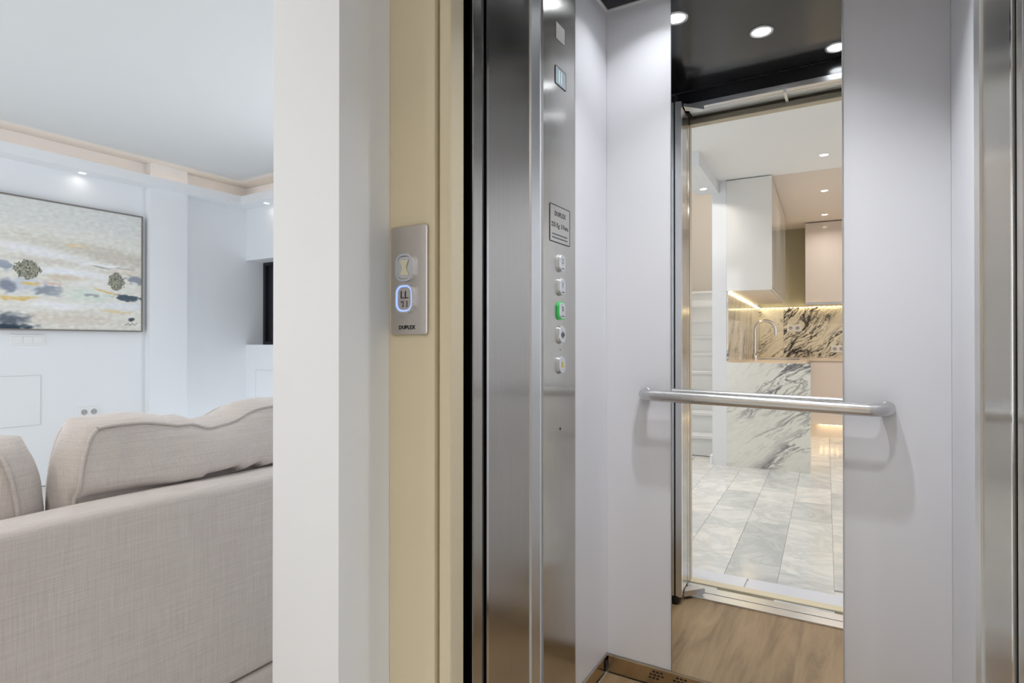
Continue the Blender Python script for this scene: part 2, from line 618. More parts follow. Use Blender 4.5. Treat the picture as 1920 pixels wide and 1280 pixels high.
# ================================================================== HALL FLOOR
fb = struct('floor', MB().box((-5.6, -3.2, -0.12), (2.6, 4.2, -0.006)), M['grout'], KT, None, 'pale veined marble tile floor running through hall and kitchen')
fb_base = BASE[fb.as_pointer()]
TW, TL, GAP = 0.215, 0.45, 0.0016
tile_me = bpy.data.meshes.new('tile')
tmb = MB().box((-TW / 2 + GAP / 2, -TL / 2 + GAP / 2, -0.008), (TW / 2 - GAP / 2, TL / 2 - GAP / 2, 0.0), 0.0007, 1)
tile_me.from_pydata(tmb.v, [], tmb.f)
tile_me.materials.append(M['tile'])
offs = {0: 0.96, -1: 0.667, -2: 0.844}
rt = random.Random(11)
for c in range(-9, 7):
    x = 0.767 - TW / 2 + c * TW
    o0 = offs.get(c, 0.96 + rt.random() * TL)
    for k in range(-8, 12):
        y = o0 + TL / 2 + k * TL
        if y < -2.3 or y > (2.55 if c > -6 else 5.0) or (y < -0.25 and x < 0.5) or (x < -0.95 and y < -0.6):
            continue
        ob = bpy.data.objects.new('tile', tile_me)
        COL.objects.link(ob)
        ob.parent = fb
        ob.location = (x - fb_base[0], y - fb_base[1], -fb_base[2] + rt.uniform(-0.0004, 0.0004))

# ================================================================== SHELL
# hall ceiling, kitchen ceiling, living ceiling
struct('ceiling', MB().box((-0.45, -0.04, 2.4), (2.45, 2.45, 2.56)), M['hceil'], KT, None, 'flat white hall ceiling in front of the lift')
struct('ceiling', MB().box((-0.12, -2.62, 2.4), (2.45, -0.04, 2.56)), M['kceil'], KT, None, 'flat kitchen ceiling above gloss cabinets, warm light put into its colour')
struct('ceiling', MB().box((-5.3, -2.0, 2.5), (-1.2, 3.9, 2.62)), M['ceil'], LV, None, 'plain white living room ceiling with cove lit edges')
box('trim_1', (-0.45, -0.2, 2.4), (-0.40, 2.6, 2.56), M['ceil'], KT, kind='structure')
# dropped box above the foot of the stairs
struct('trim_2', MB().box((-0.245, -0.01, 2.3), (-0.06, 0.88, 2.4)), M['paint'], KT, None, 'dropped white ceiling box at the foot of the stairs')

# living room walls
struct('wall_left', MB().box((-5.25, -1.9, 0), (-5.1, 3.42, 2.5)), M['paint'], LV, None, 'long white living room wall carrying the abstract painting')
struct('wall_pilaster', MB().box((-5.1, 2.508, 0), (-5.023, 2.813, 2.5)), M['paint'], LV, None, 'shallow white pilaster on the living room wall')
NX0, NX1, NZ0, NZ1 = -5.1, -3.7, 1.015, 1.815
mb = MB()
mb.box((-5.25, 3.42, 0), (-3.55, 3.62, NZ0)).box((-5.25, 3.42, NZ1), (-3.55, 3.62, 2.5)).box((-3.55, 3.42, 0), (-1.15, 3.62, 0.1)).box((-3.55, 3.42, 2.27), (-1.15, 3.62, 2.5)).box((-1.15, 3.42, 0), (-0.85, 3.62, 2.5))
mb.box((-5.25, 3.42, NZ0), (NX0, 3.62, NZ1)).box((NX1, 3.42, NZ0), (-3.55, 3.62, NZ1))
struct('wall_back', mb, M['paint'], LV, None, 'white living room end wall with a deep window recess')
wd = thing('window_1', (-4.4, 3.64, NZ0), LV, 'dark framed window set deep in a white recess', 'window', kind='structure')
del wd['category']
fm = MB()
fm.box((NX0, 3.60, NZ0), (NX0 + 0.035, 3.66, NZ1)).box((NX1 - 0.035, 3.60, NZ0), (NX1, 3.66, NZ1))
fm.box((NX0 + 0.035, 3.60, NZ0), (NX1 - 0.035, 3.66, NZ0 + 0.03)).box((NX0 + 0.035, 3.60, NZ1 - 0.03), (NX1 - 0.035, 3.66, NZ1))
build('window_frame', fm, M['dark_frame'], LV, wd)
box('pane', (NX0 + 0.035, 3.635, NZ0 + 0.03), (NX1 - 0.035, 3.645, NZ1 - 0.03), M['dark_glass'], LV, wd)
box('latch', (NX0 + 0.06, 3.605, NZ0 + 0.012), (NX0 + 0.11, 3.634, NZ0 + 0.034), M['black'], LV, wd)
box('wall_niche_back', (-5.25, 3.66, NZ0 - 0.1), (-3.6, 3.7, NZ1 + 0.1), M['void'], LV, kind='structure')

# terrace side of the living room (behind the camera): wall with a wide window
mb = MB()
mb.box((-5.25, -1.9, 0), (-4.75, -1.75, 2.5)).box((-2.25, -1.9, 0), (-1.95, -1.75, 2.5))
mb.box((-4.75, -1.9, 2.3), (-2.25, -1.75, 2.5)).box((-4.75, -1.9, 0), (-2.25, -1.75, 0.12))
struct('wall_terrace', mb, M['paint'], LV, None, 'white terrace wall of the living room with a wide window')
w2 = thing('window_2', (-3.5, -1.8, 0.12), LV, 'wide white framed terrace window of the living room', 'window', kind='structure')
del w2['category']
fm = MB()
for a in (-4.75, -3.525, -2.30):
    fm.box((a, -1.86, 0.12), (a + 0.05, -1.80, 2.3))
fm.box((-4.7, -1.86, 0.12), (-2.3, -1.80, 0.17)).box((-4.7, -1.86, 2.25), (-2.3, -1.80, 2.3))
build('window_frame', fm, M['white_plastic'], LV, w2)
for a in (-4.70, -3.475):
    box('pane', (a, -1.836, 0.17), (a + 1.175, -1.83, 2.25), M['glass'], LV, w2)

w4 = thing('window_added_garden', (-2.35, 3.55, 0.1), LV, 'added white framed garden window in the living room end wall behind the lift', 'window', kind='structure')  # unseen window added to go with the garden fill light
del w4['category']
fm = MB()
for a in (-3.55, -2.375, -1.2):
    fm.box((a, 3.52, 0.1), (a + 0.05, 3.58, 2.27))
fm.box((-3.5, 3.52, 0.1), (-1.2, 3.58, 0.15)).box((-3.5, 3.52, 2.22), (-1.2, 3.58, 2.27))
build('window_frame', fm, M['white_plastic'], LV, w4)
for a in (-3.5, -2.325):
    box('pane', (a, 3.547, 0.15), (a + 1.125, 3.553, 2.22), M['glass'], LV, w4)

# cove shelf with concealed light along two walls
sh = thing('trim_3', (-5.0, 3.2, 2.3), LV, 'white cove light shelf running under the living room ceiling', 'trim', kind='structure')
del sh['category']
cm = MB()
cm.box((-5.1, -1.75, 2.3), (-4.93, 3.42, 2.318)).box((-4.93, 3.25, 2.3), (-0.95, 3.42, 2.318))
build('shelf_board', cm, M['paint'], LV, sh)
cm = MB()
cm.box((-4.942, -1.75, 2.318), (-4.93, 3.262, 2.372)).box((-4.93, 3.25, 2.318), (-0.95, 3.262, 2.372))
build('shelf_lip', cm, M['paint'], LV, sh)
ls = MB().box((-4.965, -1.7, 2.319), (-4.953, 3.27, 2.325)).box((-4.94, 3.275, 2.319), (-1.0, 3.287, 2.325))
build('led_strip', ls, emit('cove_led', (1.0, 0.72, 0.46), 2.8), LV, None, 'warm light strip hidden on the cove shelf', 'light strip')

# partition between stairs and kitchen, kitchen walls, stairwell walls
pt = struct('wall_partition', MB().box((-0.115, -2.6, 0), (0.0, -0.002, 2.4)), M['paint'], KT, None, 'white partition end wall between stairs and kitchen')
box('baseboard_partition', (-0.135, -0.30, 0), (-0.115, 0.012, 0.075), M['paint'], KT, kind='structure')
struct('wall_kitchen', MB().box((-0.115, -2.75, 0), (2.45, -2.6, 2.4)), M['olive'], KT, None, 'kitchen end wall above the marble splashback, shade put into its olive beige colour')
struct('wall_right', MB().box((2.3, -2.6, 0), (2.45, 0.05, 2.4)).box((2.3, 1.95, 0), (2.45, 2.6, 2.4)).box((2.3, 0.05, 2.2), (2.45, 1.95, 2.4)).box((2.3, 0.05, 0), (2.45, 1.95, 0.5)), M['paint'], KT, None, 'white right hand hall wall with an added window')
w3 = thing('window_added_hall', (2.38, 1.0, 0.5), KT, 'added white framed hall window with two panes', 'window', kind='structure')  # unseen window added to go with the hall fill light
del w3['category']
fm = MB()
for a in (0.05, 0.975, 1.90):
    fm.box((2.34, a, 0.5), (2.40, a + 0.05, 2.2))
fm.box((2.34, 0.1, 0.5), (2.40, 1.9, 0.55)).box((2.34, 0.1, 2.15), (2.40, 1.9, 2.2))
build('window_frame', fm, M['white_plastic'], KT, w3)
for a in (0.10, 1.025):
    box('pane', (2.367, a, 0.55), (2.373, a + 0.875, 2.15), M['glass'], KT, w3)
struct('wall_stair_end', MB().box((-1.3, -3.3, 0), (-0.115, -3.15, 4.0)), M['stairpaint'], KT, None, 'greige painted end wall of the stairwell')
struct('wall_stair_side', MB().box((-1.25, -3.15, 0), (-1.1, -0.02, 4.0)), M['stairpaint'], KT, None, 'greige painted side wall of the stairwell')
struct('wall_stair_inner', MB().box((-0.115, -3.15, 0), (-0.01, -2.6, 4.0)).box((-0.115, -2.6, 2.56), (-0.01, 0.0, 4.0)), M['stairpaint'], KT, None, 'greige upper wall of the stairwell over the kitchen')
struct('ceiling', MB().box((-1.3, -3.3, 3.9), (-0.01, 0.1, 4.0)), M['ceil'], KT, None, 'high white ceiling above the stairwell')
struct('wall_stair_front', MB().box((-1.25, -0.02, 2.5), (-0.245, 0.05, 4.0)), M['paint'], KT, None, 'white bulkhead over the foot of the stairs')

# ------------------------------------------------------------------ stairs
st = thing('staircase', (-0.6, -0.36, 0), KT, 'white marble staircase rising beside the kitchen partition', 'stairs')
RI, TR = 0.185, 0.23
for k in range(9):
    y0 = -0.36 - k * TR
    box('riser', (-1.095, y0 - 0.02, k * RI), (-0.118, y0, (k + 1) * RI - 0.03), M['stairstone'], KT, st)
    box('tread', (-1.095, y0 - TR - (0.0 if k < 8 else 0.6), (k + 1) * RI - 0.03), (-0.118, y0 + 0.022, (k + 1) * RI), M['stairstone'], KT, st, bev=0.004)
mb = MB()
for k in range(9):
    y0 = -0.36 - k * TR
    mb.box((-1.095, y0 - TR - (0 if k < 8 else 0.6), 0), (-0.118, y0 - 0.021, (k + 1) * RI - 0.031))
build('core', mb, M['paint'], KT, st)
build('stringer', MB().prism([(-2.2, 1.70), (-2.2, 1.86), (-1.55, 1.86), (-1.55, 1.70)], -1.095, -0.9, 'x'), M['paint'], KT, st)

# ================================================================== LIFT SHAFT, LANDING
XL, XR, YB, ZC, ZB = -0.677, 0.19, 1.726, 2.06, 0.06
mb = MB()
mb.box((-0.933, 0.71, 0), (-0.762, 2.1, 2.5))
struct('wall_pier', mb, M['paint'], W, None, 'white wall pier between the living room and the lift door')
struct('wall_landing', MB().box((0.30, 0.71, 0), (1.6, 0.86, 2.4)), M['paint'], W, None, 'white hall wall on the other side of the lift door')
struct('wall_lintel', MB().box((-0.762, 0.71, 2.06), (0.30, 0.86, 2.4)), M['paint'], W, None, 'white wall above the lift door opening')
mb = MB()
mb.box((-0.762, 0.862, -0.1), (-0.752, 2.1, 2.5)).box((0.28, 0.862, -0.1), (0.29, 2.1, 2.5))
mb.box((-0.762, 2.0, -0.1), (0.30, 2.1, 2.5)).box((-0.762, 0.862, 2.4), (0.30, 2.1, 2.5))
struct('wall_shaft', mb, M['void'], W, None, 'inside of the lift shaft, its darkness put into the colour')
struct('wall_living_right', MB().box((-0.95, 2.1, 0), (-0.80, 3.8, 2.5)), M['paint'], W, None, 'white living room wall behind the lift shaft')

# threshold stone, landing sill, cabin sill
th = thing('trim_4', (-0.23, 0.78, 0), W, 'pale stone threshold strip in front of the lift sill', 'threshold', kind='structure')
del th['category']
box('stone_strip', (-0.762, 0.724, -0.02), (-0.418, 0.834, 0.004), M['thresh'], W, th, bev=0.001)
box('stone_strip', (-0.412, 0.724, -0.02), (0.30, 0.834, 0.004), M['thresh'], W, th, bev=0.001)
ls_ = thing('lift_landing_sill', (-0.23, 0.86, 0), W, 'cream metal sill of the lift landing door', 'sill')
box('sill_plate', (-0.75, 0.836, -0.05), (0.28, 0.886, 0.006), M['cream'], W, ls_, bev=0.002)
cs_ = thing('lift_cabin_sill', (-0.23, 0.98, 0), W, 'grooved aluminium sill at the edge of the lift cabin floor', 'sill')
box('sill_rail', (-0.66, 0.918, -0.03), (0.185, 0.972, 0.006), M['alu'], W, cs_, bev=0.001)
box('sill_rail', (-0.66, 0.978, -0.03), (0.185, 1.034, 0.006), M['alu'], W, cs_, bev=0.001)
box('sill_groove', (-0.66, 0.972, -0.03), (0.185, 0.978, 0.001), M['black'], W, cs_)

# cream landing door frame, both jambs and head
df = thing('lift_door_frame', (-0.23, 0.86, 0), W, 'cream powder coated metal frame around the lift landing door', 'door frame')
for s, xa, xb, xc in ((1, -0.762, -0.655, -0.625), (-1, 0.30, 0.195, 0.168)):
    lo, hi = sorted((xa, xb))
    box('jamb_face', (lo, 0.835, 0.006), (hi, 0.86, 2.06), M['cream'], W, df, bev=0.002)
    lo, hi = sorted((xb + 0.004 * s, xc))
    box('jamb_return', (lo, 0.842, 0.006), (hi, 0.885, 1.975), M['cream'], W, df, bev=0.004)
box('head_face', (-0.655, 0.835, 1.985), (0.195, 0.86, 2.06), M['cream'], W, df, bev=0.002)
box('head_return', (-0.651, 0.842, 1.962), (0.191, 0.885, 1.985), M['cream'], W, df, bev=0.002)

# call panel on the landing jamb
UX, UZ, NF = (1, 0, 0), (0, 0, 1), (0, -1, 0)
cp = thing('lift_call_panel', (-0.711, 0.835, 1.037), W, 'slim steel lift call panel with two buttons, the lower ringed in blue', 'call panel')
cx, cz = -0.711, 1.1375
build('plate', pad((cx, 0.835, cz), UX, UZ, NF, 0.086, 0.2, 0.005, 0, 0.006, 0.0015), M['plate'], W, cp)
for z, glow in ((1.16, False), (1.1035, True)):
    o = (-0.715, 0.829, z)
    bt = build('button', pad(o, UX, UZ, NF, 0.034, 0.043, 0.012, 0, 0.006, 0.0015), M['button'] if not glow else M['plate'], W, cp, label='blue lit floor button' if glow else 'steel arrow button')
    build('button_ring', ringpad(o, UX, UZ, NF, 0.041 if not glow else 0.0378, 0.051 if not glow else 0.0478, 0.016 if not glow else 0.0145, 0.0042 if not glow else 0.0026, 0, 0.0075), M['blue_glow'] if glow else M['button'], W, bt)
    if glow:
        build('button_rim', ringpad(o, UX, UZ, NF, 0.0425, 0.0525, 0.0165, 0.0022, 0, 0.008), M['button'], W, bt)
        build('lettering', text_mb('LL', 0.02, (-0.715, 0.829, z + 0.006), UX, UZ, NF, 0.0066), M['ink'], W, bt)
        dots = []
        for dx in (-0.007, 0.006):
            for a, b in ((0, 0), (0.004, 0), (0.004, -0.004), (0.004, -0.008)) if dx < 0 else ((0, 0), (0, -0.004), (0, -0.008)):
                dots.append([(dx + a - 0.0013, b - 0.0008), (dx + a + 0.0013, b - 0.0008), (dx + a + 0.0013, b + 0.0024), (dx + a - 0.0013, b + 0.0024)])
        build('braille', stroke_mb((-0.715, 0.829, z - 0.007), UX, UZ, NF, dots, 0.0066), M['ink2'], W, bt)
    else:
        tri = [[(-0.0105, -0.0135), (0.0105, -0.0135), (0.0, 0.0105)], [(-0.0105, 0.0135), (0.0, -0.0105), (0.0105, 0.0135)]]
        ab = build('arrow_symbol', stroke_mb(o, UX, UZ, NF, tri[:1], 0.0065), M['ivory'], W, bt)
        build('arrow_symbol', stroke_mb(o, UX, UZ, NF, tri[1:], 0.0068), M['ivory'], W, bt)
build('lettering', text_mb('DUPLEX', 0.0098, (-0.714, 0.829, 1.0505), UX, UZ, NF, 0.0006, spacing=1.1, bold=0.0004), M['ink'], W, cp)

# ================================================================== LIFT CABIN
struct('floor_cabin', MB().box((XL, 1.034, -0.05), (XR, YB, 0.0)), M['oak'], W, None, 'oak laminate floor of the lift cabin')
struct('wall_cabin_left', MB().box((XL - 0.02, 1.03, ZB), (XL, YB + 0.02, ZC - 0.004), 0.0015), M['laminate'], W, None, 'white laminate left wall of the lift cabin')
struct('wall_cabin_back', MB().box((XL, YB, ZB), (XR, YB + 0.02, ZC - 0.004), 0.0015), M['laminate'], W, None, 'white laminate back wall of the lift cabin')
struct('wall_cabin_right', MB().box((XR, 1.03, ZB), (XR + 0.02, YB + 0.02, ZC - 0.004), 0.0015), M['laminate'], W, None, 'white laminate right wall of the lift cabin')
struct('ceiling_cabin', MB().box((XL + 0.008, 1.005, ZC), (XR - 0.008, YB - 0.008, ZC + 0.02)), M['gloss_black'], W, None, 'gloss black ceiling of the lift cabin')
cv = MB()
cv.box((XL - 0.02, 1.0, ZC - 0.004), (XL + 0.008, YB + 0.02, ZC + 0.02)).box((XR - 0.008, 1.0, ZC - 0.004), (XR + 0.02, YB + 0.02, ZC + 0.02)).box((XL + 0.008, YB - 0.008, ZC - 0.004), (XR - 0.008, YB + 0.02, ZC + 0.02))
struct('trim_5', cv, M['white_plastic'], W, None, 'slim white edge strip around the black cabin ceiling')
# steel skirting with vent slots
sk = thing('baseboard_cabin', (-0.24, YB, 0), W, 'steel skirting with vent slots, brown floor reflection put into its colour', 'skirting', kind='structure')
del sk['category']
M['skirt'] = brushed('floor_reflection_skirting_steel', (0.50, 0.40, 0.28), 0.22, 0.06, 'x')  # brown reflection of the oak floor put into the steel colour
SKZ = ZB - 0.004
build('skirting_board', MB().box((XL + 0.004, YB + 0.004, 0.0), (XR - 0.004, YB + 0.012, SKZ)), M['skirt'], W, sk)
build('skirting_board', MB().box((XL - 0.012, 1.04, 0.0), (XL - 0.004, YB, SKZ)), M['skirt'], W, sk)
build('skirting_board', MB().box((XR + 0.004, 1.04, 0.0), (XR + 0.012, YB, SKZ)), M['skirt'], W, sk)
build('bottom_profile', MB().box((XL, YB - 0.003, ZB - 0.006), (XR, YB + 0.004, ZB)).box((XL - 0.004, 1.04, ZB - 0.006), (XL + 0.003, YB - 0.003, ZB)), M['alu'], W, sk)
for gx in (-0.545, -0.475):
    for i in range(4):
        for j in range(3):
            if (i, j) in ((0, 2), (3, 0)):
                continue
            xx, zz = gx + i * 0.0115 + (j % 2) * 0.003, 0.02 + j * 0.0095
            box('vent_slot', (xx, YB + 0.0032, zz), (xx + 0.0075, YB + 0.0045, zz + 0.0045), M['black'], W, sk)

# mirror
MX0, MX1 = -0.473, -0.036
mi = thing('wall_mirror', ((MX0 + MX1) / 2, YB, ZB), W, 'tall frameless mirror strip on the back wall of the lift', 'mirror')
box('mirror_glass', (MX0, YB - 0.005, ZB + 0.002), (MX1, YB - 0.0005, ZC - 0.006), M['mirror'], W, mi)
box('mirror_edge', (MX0 - 0.0012, YB - 0.0052, ZB + 0.002), (MX0, YB - 0.0005, ZC - 0.006), M['ink2'], W, mi)
box('mirror_edge', (MX1, YB - 0.0052, ZB + 0.002), (MX1 + 0.0012, YB - 0.0005, ZC - 0.006), M['alu'], W, mi)

# handrail
hr = thing('handrail', (-0.245, YB, 0.84), W, 'round satin steel handrail across the lift mirror', 'handrail')
ya, r_b = YB - 0.056, 0.04
xa, xb, za, zb = -0.549, 0.060, 0.8715, 0.8605
path = [(xa, YB - 0.0005, za)]
for k in range(9):
    a = R(90 * k / 8)
    path.append((xa + r_b * (1 - math.cos(a)), YB - 0.016 - r_b * math.sin(a), za))
for k in range(9):
    a = R(90 * k / 8)
    path.append((xb - r_b * (1 - math.sin(a)), YB - 0.016 - r_b * math.cos(a), zb))
path.append((xb, YB - 0.0005, zb))
build('rail', MB().tube(path, 0.0165, 20), M['steel_x'], W, hr)
for x, z in ((xa, za), (xb, zb)):
    build('wall_flange', MB().lathe((x, YB, z), [(0.001, -0.004), (0.0172, -0.004), (0.0172, -0.0003)], 'y', 20), M['steel_x'], W, hr)

# operating panel on the left wall
UXL, NL = (0, 1, 0), (1, 0, 0)
op = thing('lift_control_panel', (XL, 1.384, ZB), W, 'full height brushed steel lift control panel with a column of buttons', 'control panel')
box('panel_plate', (XL + 0.0005, 1.29, ZB + 0.002), (XL + 0.005, 1.478, ZC - 0.006), M['steel'], W, op)
box('panel_edge', (XL + 0.0005, 1.478, ZB + 0.002), (XL + 0.0056, 1.4798, ZC - 0.006), M['alu'], W, op)
XP = XL + 0.005
build('speaker_grille', pad((XP, 1.3855, 1.833), UXL, UZ, NL, 0.051, 0.043, 0.003, 0, 0.001), plain('perforated_grille', srgb(170, 168, 164), 0.6, 0.3, var=0.25, vscale=420), W, op)
ds = build('display', pad((XP, 1.3868, 1.717), UXL, UZ, NL, 0.061, 0.045, 0.002, 0, 0.0012), M['screen'], W, op)
build('display_bezel', ringpad((XP, 1.3868, 1.717), UXL, UZ, NL, 0.0635, 0.0475, 0.002, 0.0018, 0, 0.0016), M['ink2'], W, ds)
build('display_digit', stroke_mb((XP, 1.3868, 1.717), UXL, UZ, NL, [[(-0.012, -0.016), (-0.008, -0.016), (-0.008, 0.016), (-0.012, 0.016)], [(0.002, -0.016), (0.005, -0.016), (0.005, 0.016), (0.002, 0.016)]], 0.0016), M['screen_dig'], W, ds)
pl = build('rating_plate', pad((XP, 1.3836, 1.3305), UXL, UZ, NL, 0.12, 0.097, 0.004, 0, 0.0008), M['steel'], W, op)
build('plate_border', ringpad((XP, 1.3836, 1.3305), UXL, UZ, NL, 0.12, 0.097, 0.004, 0.0022, 0, 0.0011), M['ink'], W, pl)
lt = text_mb('DUPLEX', 0.0165, (XP, 1.3836, 1.356), UXL, UZ, NL, 0.0012, spacing=1.1, bold=0.0005)
b2 = text_mb('225 Kg  3 Pers.', 0.0165, (XP, 1.3836, 1.327), UXL, UZ, NL, 0.0012, bold=0.0004)
lt.add(b2.v, b2.f)
rs = random.Random(3)
for zz in (1.303, 1.294):
    y = 1.3836 - 0.046
    while y < 1.3836 + 0.043:
        wd_ = rs.uniform(0.003, 0.009)
        s_ = stroke_mb((XP, y, zz), UXL, UZ, NL, [[(0, -0.0016), (wd_, -0.0016), (wd_, 0.0016), (0, 0.0016)]], 0.0012)
        lt.add(s_.v, s_.f)
        y += wd_ + 0.0018
build('lettering', lt, M['ink2'], W, pl)
BY = 1.385
for z, kind in ((1.231, '2'), (1.1695, '1'), (1.107, '0'), (1.044, 'open'), (0.9655, 'bell')):
    o = (XP, BY, z)
    lab = {'0': 'green lit floor button', 'bell': 'alarm button with yellow bell', 'open': 'door opening button'}.get(kind)
    bt = build('button', pad(o, UXL, UZ, NL, 0.034, 0.044, 0.013, 0, 0.008, 0.002), M['button'], W, op, label=lab)
    build('button_ring', ringpad(o, UXL, UZ, NL, 0.037, 0.047, 0.015, 0.0016, 0, 0.0066 if kind == '0' else 0.003), M['green_glow'] if kind == '0' else M['alu'], W, bt)
    if kind in '012':
        build('lettering', text_mb(kind, 0.019, (XP, BY, z + 0.004), UXL, UZ, NL, 0.0086), M['ink2'], W, bt)
        bd = [[(a, -0.016), (a + 0.003, -0.016), (a + 0.003, -0.013), (a, -0.013)] for a in (-0.006, -0.001, 0.004)]
        build('braille', stroke_mb(o, UXL, UZ, NL, bd, 0.0086), M['ink2'], W, bt)
    elif kind == 'open':
        build('symbol', stroke_mb(o, UXL, UZ, NL, [[(-0.012, 0), (-0.003, -0.008), (-0.003, 0.008)], [(0.012, 0), (0.003, 0.008), (0.003, -0.008)], [(-0.0008, -0.01), (0.0008, -0.01), (0.0008, 0.01), (-0.0008, 0.01)]], 0.0086), M['ink2'], W, bt)
    else:
        build('symbol', stroke_mb(o, UXL, UZ, NL, [[(-0.008, -0.006), (0.008, -0.006), (0.005, -0.002), (0.004, 0.006), (0, 0.0095), (-0.004, 0.006), (-0.005, -0.002)]], 0.0086), M['yellow'], W, bt)
build('microphone_hole', MB().lathe((XP, BY, 1.005), [(0.0003, 0.0006), (0.0018, 0.0006)], 'x', 10), M['ink'], W, op)
build('key_switch', MB().lathe((XP, BY, 0.799), [(0.0003, 0.0008), (0.0036, 0.0008), (0.004, 0)], 'x', 14), M['ink'], W, op)

# cabin front posts and header
for s, x, nm in ((1, -0.62, 'brushed steel front post of the cabin beside the call panel jamb'), (-1, 0.168, 'brushed steel front post of the cabin by the right wall')):
    p_ = thing('cabin_front_post', (x - 0.02 * s, 0.92, 0.007), W, nm, 'post')
    lo, hi = sorted((x - 0.001 * s, x - 0.05 * s))
    box('dark_gap_strip', (lo, 0.898, 0.007), (hi, 0.9045, 1.985), M['void'], W, p_)  # black strip added over the steel face to keep the gap dark
    lo, hi = sorted((x, x - 0.045 * s))
    box('post_cover', (lo, 0.905, 0.007), (hi, 0.94, 1.985), M['steel'], W, p_, bev=0.003)
    lo, hi = sorted((x - 0.002 * s, x - 0.045 * s))
    box('dark_gap_strip', (lo, 0.9405, 0.007), (hi, 0.9455, 1.985), M['black'], W, p_)  # black strip stands in for the thin dark gap before the leaf
hd = thing('lift_door_header', (-0.23, 0.96, 1.985), W, 'dark header box with pale door tracks over the cabin entrance', 'header')
box('header_box', (-0.66, 0.905, 2.008), (0.18, 1.0, 2.056), M['gloss_black'], W, hd)
for a, b in ((0.906, 0.936), (0.94, 0.968), (0.972, 1.0)):
    box('track_rail', (-0.605, a, 1.987), (0.16, b, 2.008), M['alu'], W, hd, bev=0.001)
box('door_stop', (-0.245, 0.888, 1.975), (-0.235, 1.0, 1.987), M['alu'], W, hd)

# folding door leaves, folded back against the side walls
def folded_door(s, hx, hy, tx, ty, thick, label):
    """hinge end (hx,hy) to tip (tx,ty): face line; leaves stacked outwards by s"""
    t = thing('folding_lift_door', ((hx + tx) / 2 - s * thick, (hy + ty) / 2, 0.02), W, label, 'folding door')
    d = Vector((tx - hx, ty - hy, 0))
    L = d.length
    d.normalize()
    n = Vector((-d.y, d.x, 0)) * s        # towards the wall
    if n.x * s > 0:
        n = -n
    def P(a, b, z):
        q = Vector((hx, hy, 0)) + d * a + n * b
        return (q.x, q.y, z)
    def slab(name, a0, a1, b0, b1, z0, z1, mat, lab=None, par=None):
        vs = [P(a0, b0, z0), P(a1, b0, z0), P(a1, b1, z0), P(a0, b1, z0), P(a0, b0, z1), P(a1, b0, z1), P(a1, b1, z1), P(a0, b1, z1)]
        fs = [(0, 3, 2, 1), (4, 5, 6, 7), (0, 1, 5, 4), (1, 2, 6, 5), (2, 3, 7, 6), (3, 0, 4, 7)]
        return build(name, MB().add(vs, fs), mat, W, par or t, label=lab)
    g = thick / 2
    z0, z1 = 0.031, 1.972
    lf = slab('door_leaf', 0.006, L - 0.032, 0, g - 0.004, z0, z1, M['steel'])
    slab('edge_profile', 0.0, 0.006, -0.001, g - 0.004, z0, z1, M['chrome'], None, lf)
    slab('edge_profile', L - 0.032, L, -0.003, g - 0.003, z0, z1, M['alu'], None, lf)
    lf2 = slab('door_leaf', 0.02, L - 0.032, g + 0.004, thick, z0, z1, M['steel'])
    slab('edge_profile', L - 0.032, L, g + 0.003, thick, z0, z1, M['alu'], None, lf2)
    slab('leaf_gap_strip', 0.02, L - 0.003, g - 0.0025, g + 0.0025, z0, z1, M['black'])  # black strip stands in for the dark gap between the folded leaves
    q0, q1 = P(L - 0.013, g, 0.002), P(L - 0.013, g, 0.034)
    build('bottom_roller', MB().tube([q0, P(L - 0.013, g, 0.008), q1], [0.013, 0.0165, 0.0165], 16), M['black'], W, t)
    q0, q1 = P(L - 0.014, g, 1.972), P(L - 0.014, g, 1.998)
    build('top_roller', MB().tube([q0, q1], 0.012, 16), M['black'], W, t)
    # guide arms at foot and head
    for zz, zh in ((0.012, 0.034), (1.972, 1.984)):
        c = [P(0.075, -0.004, zz), P(0.125, -0.004, zz), P(0.060, -0.075, zz), P(0.035, -0.06, zz)]
        e = [(x, y, zh) for x, y, z in c]
        build('guide_arm', MB().add(c + e, [(0, 3, 2, 1), (4, 5, 6, 7), (0, 1, 5, 4), (1, 2, 6, 5), (2, 3, 7, 6), (3, 0, 4, 7)]), M['alu'], W, t)
    return t


folded_door(1, -0.618, 0.949, -0.600, 1.130, 0.046, 'brushed steel folding lift door folded back beside the control panel')
folded_door(-1, 0.166, 0.949, 0.155, 1.128, 0.026, 'brushed steel folding lift door folded back against the right cabin wall')

for (x, y), lb in (((-0.499, 1.569), 'round cabin ceiling spotlight in the corner by the control panel'), ((-0.276, 1.344), 'round cabin ceiling spotlight at the centre of the black ceiling'), ((-0.064, 1.10), 'round cabin ceiling spotlight near the cabin entrance')):
    downlight((x, y, ZC), W, lb, 'spotlights in the cabin ceiling', True, 0.6 if x < -0.4 else (2.6 if x < -0.2 else 1.8), 0.037, 120 if x < -0.4 else 106)

# ================================================================== LIVING ROOM THINGS
XWALL = -5.1
# painting
def smooth(a, b, x):
    t = max(0.0, min(1.0, (x - a) / (b - a)))
    return t * t * (3 - 2 * t)


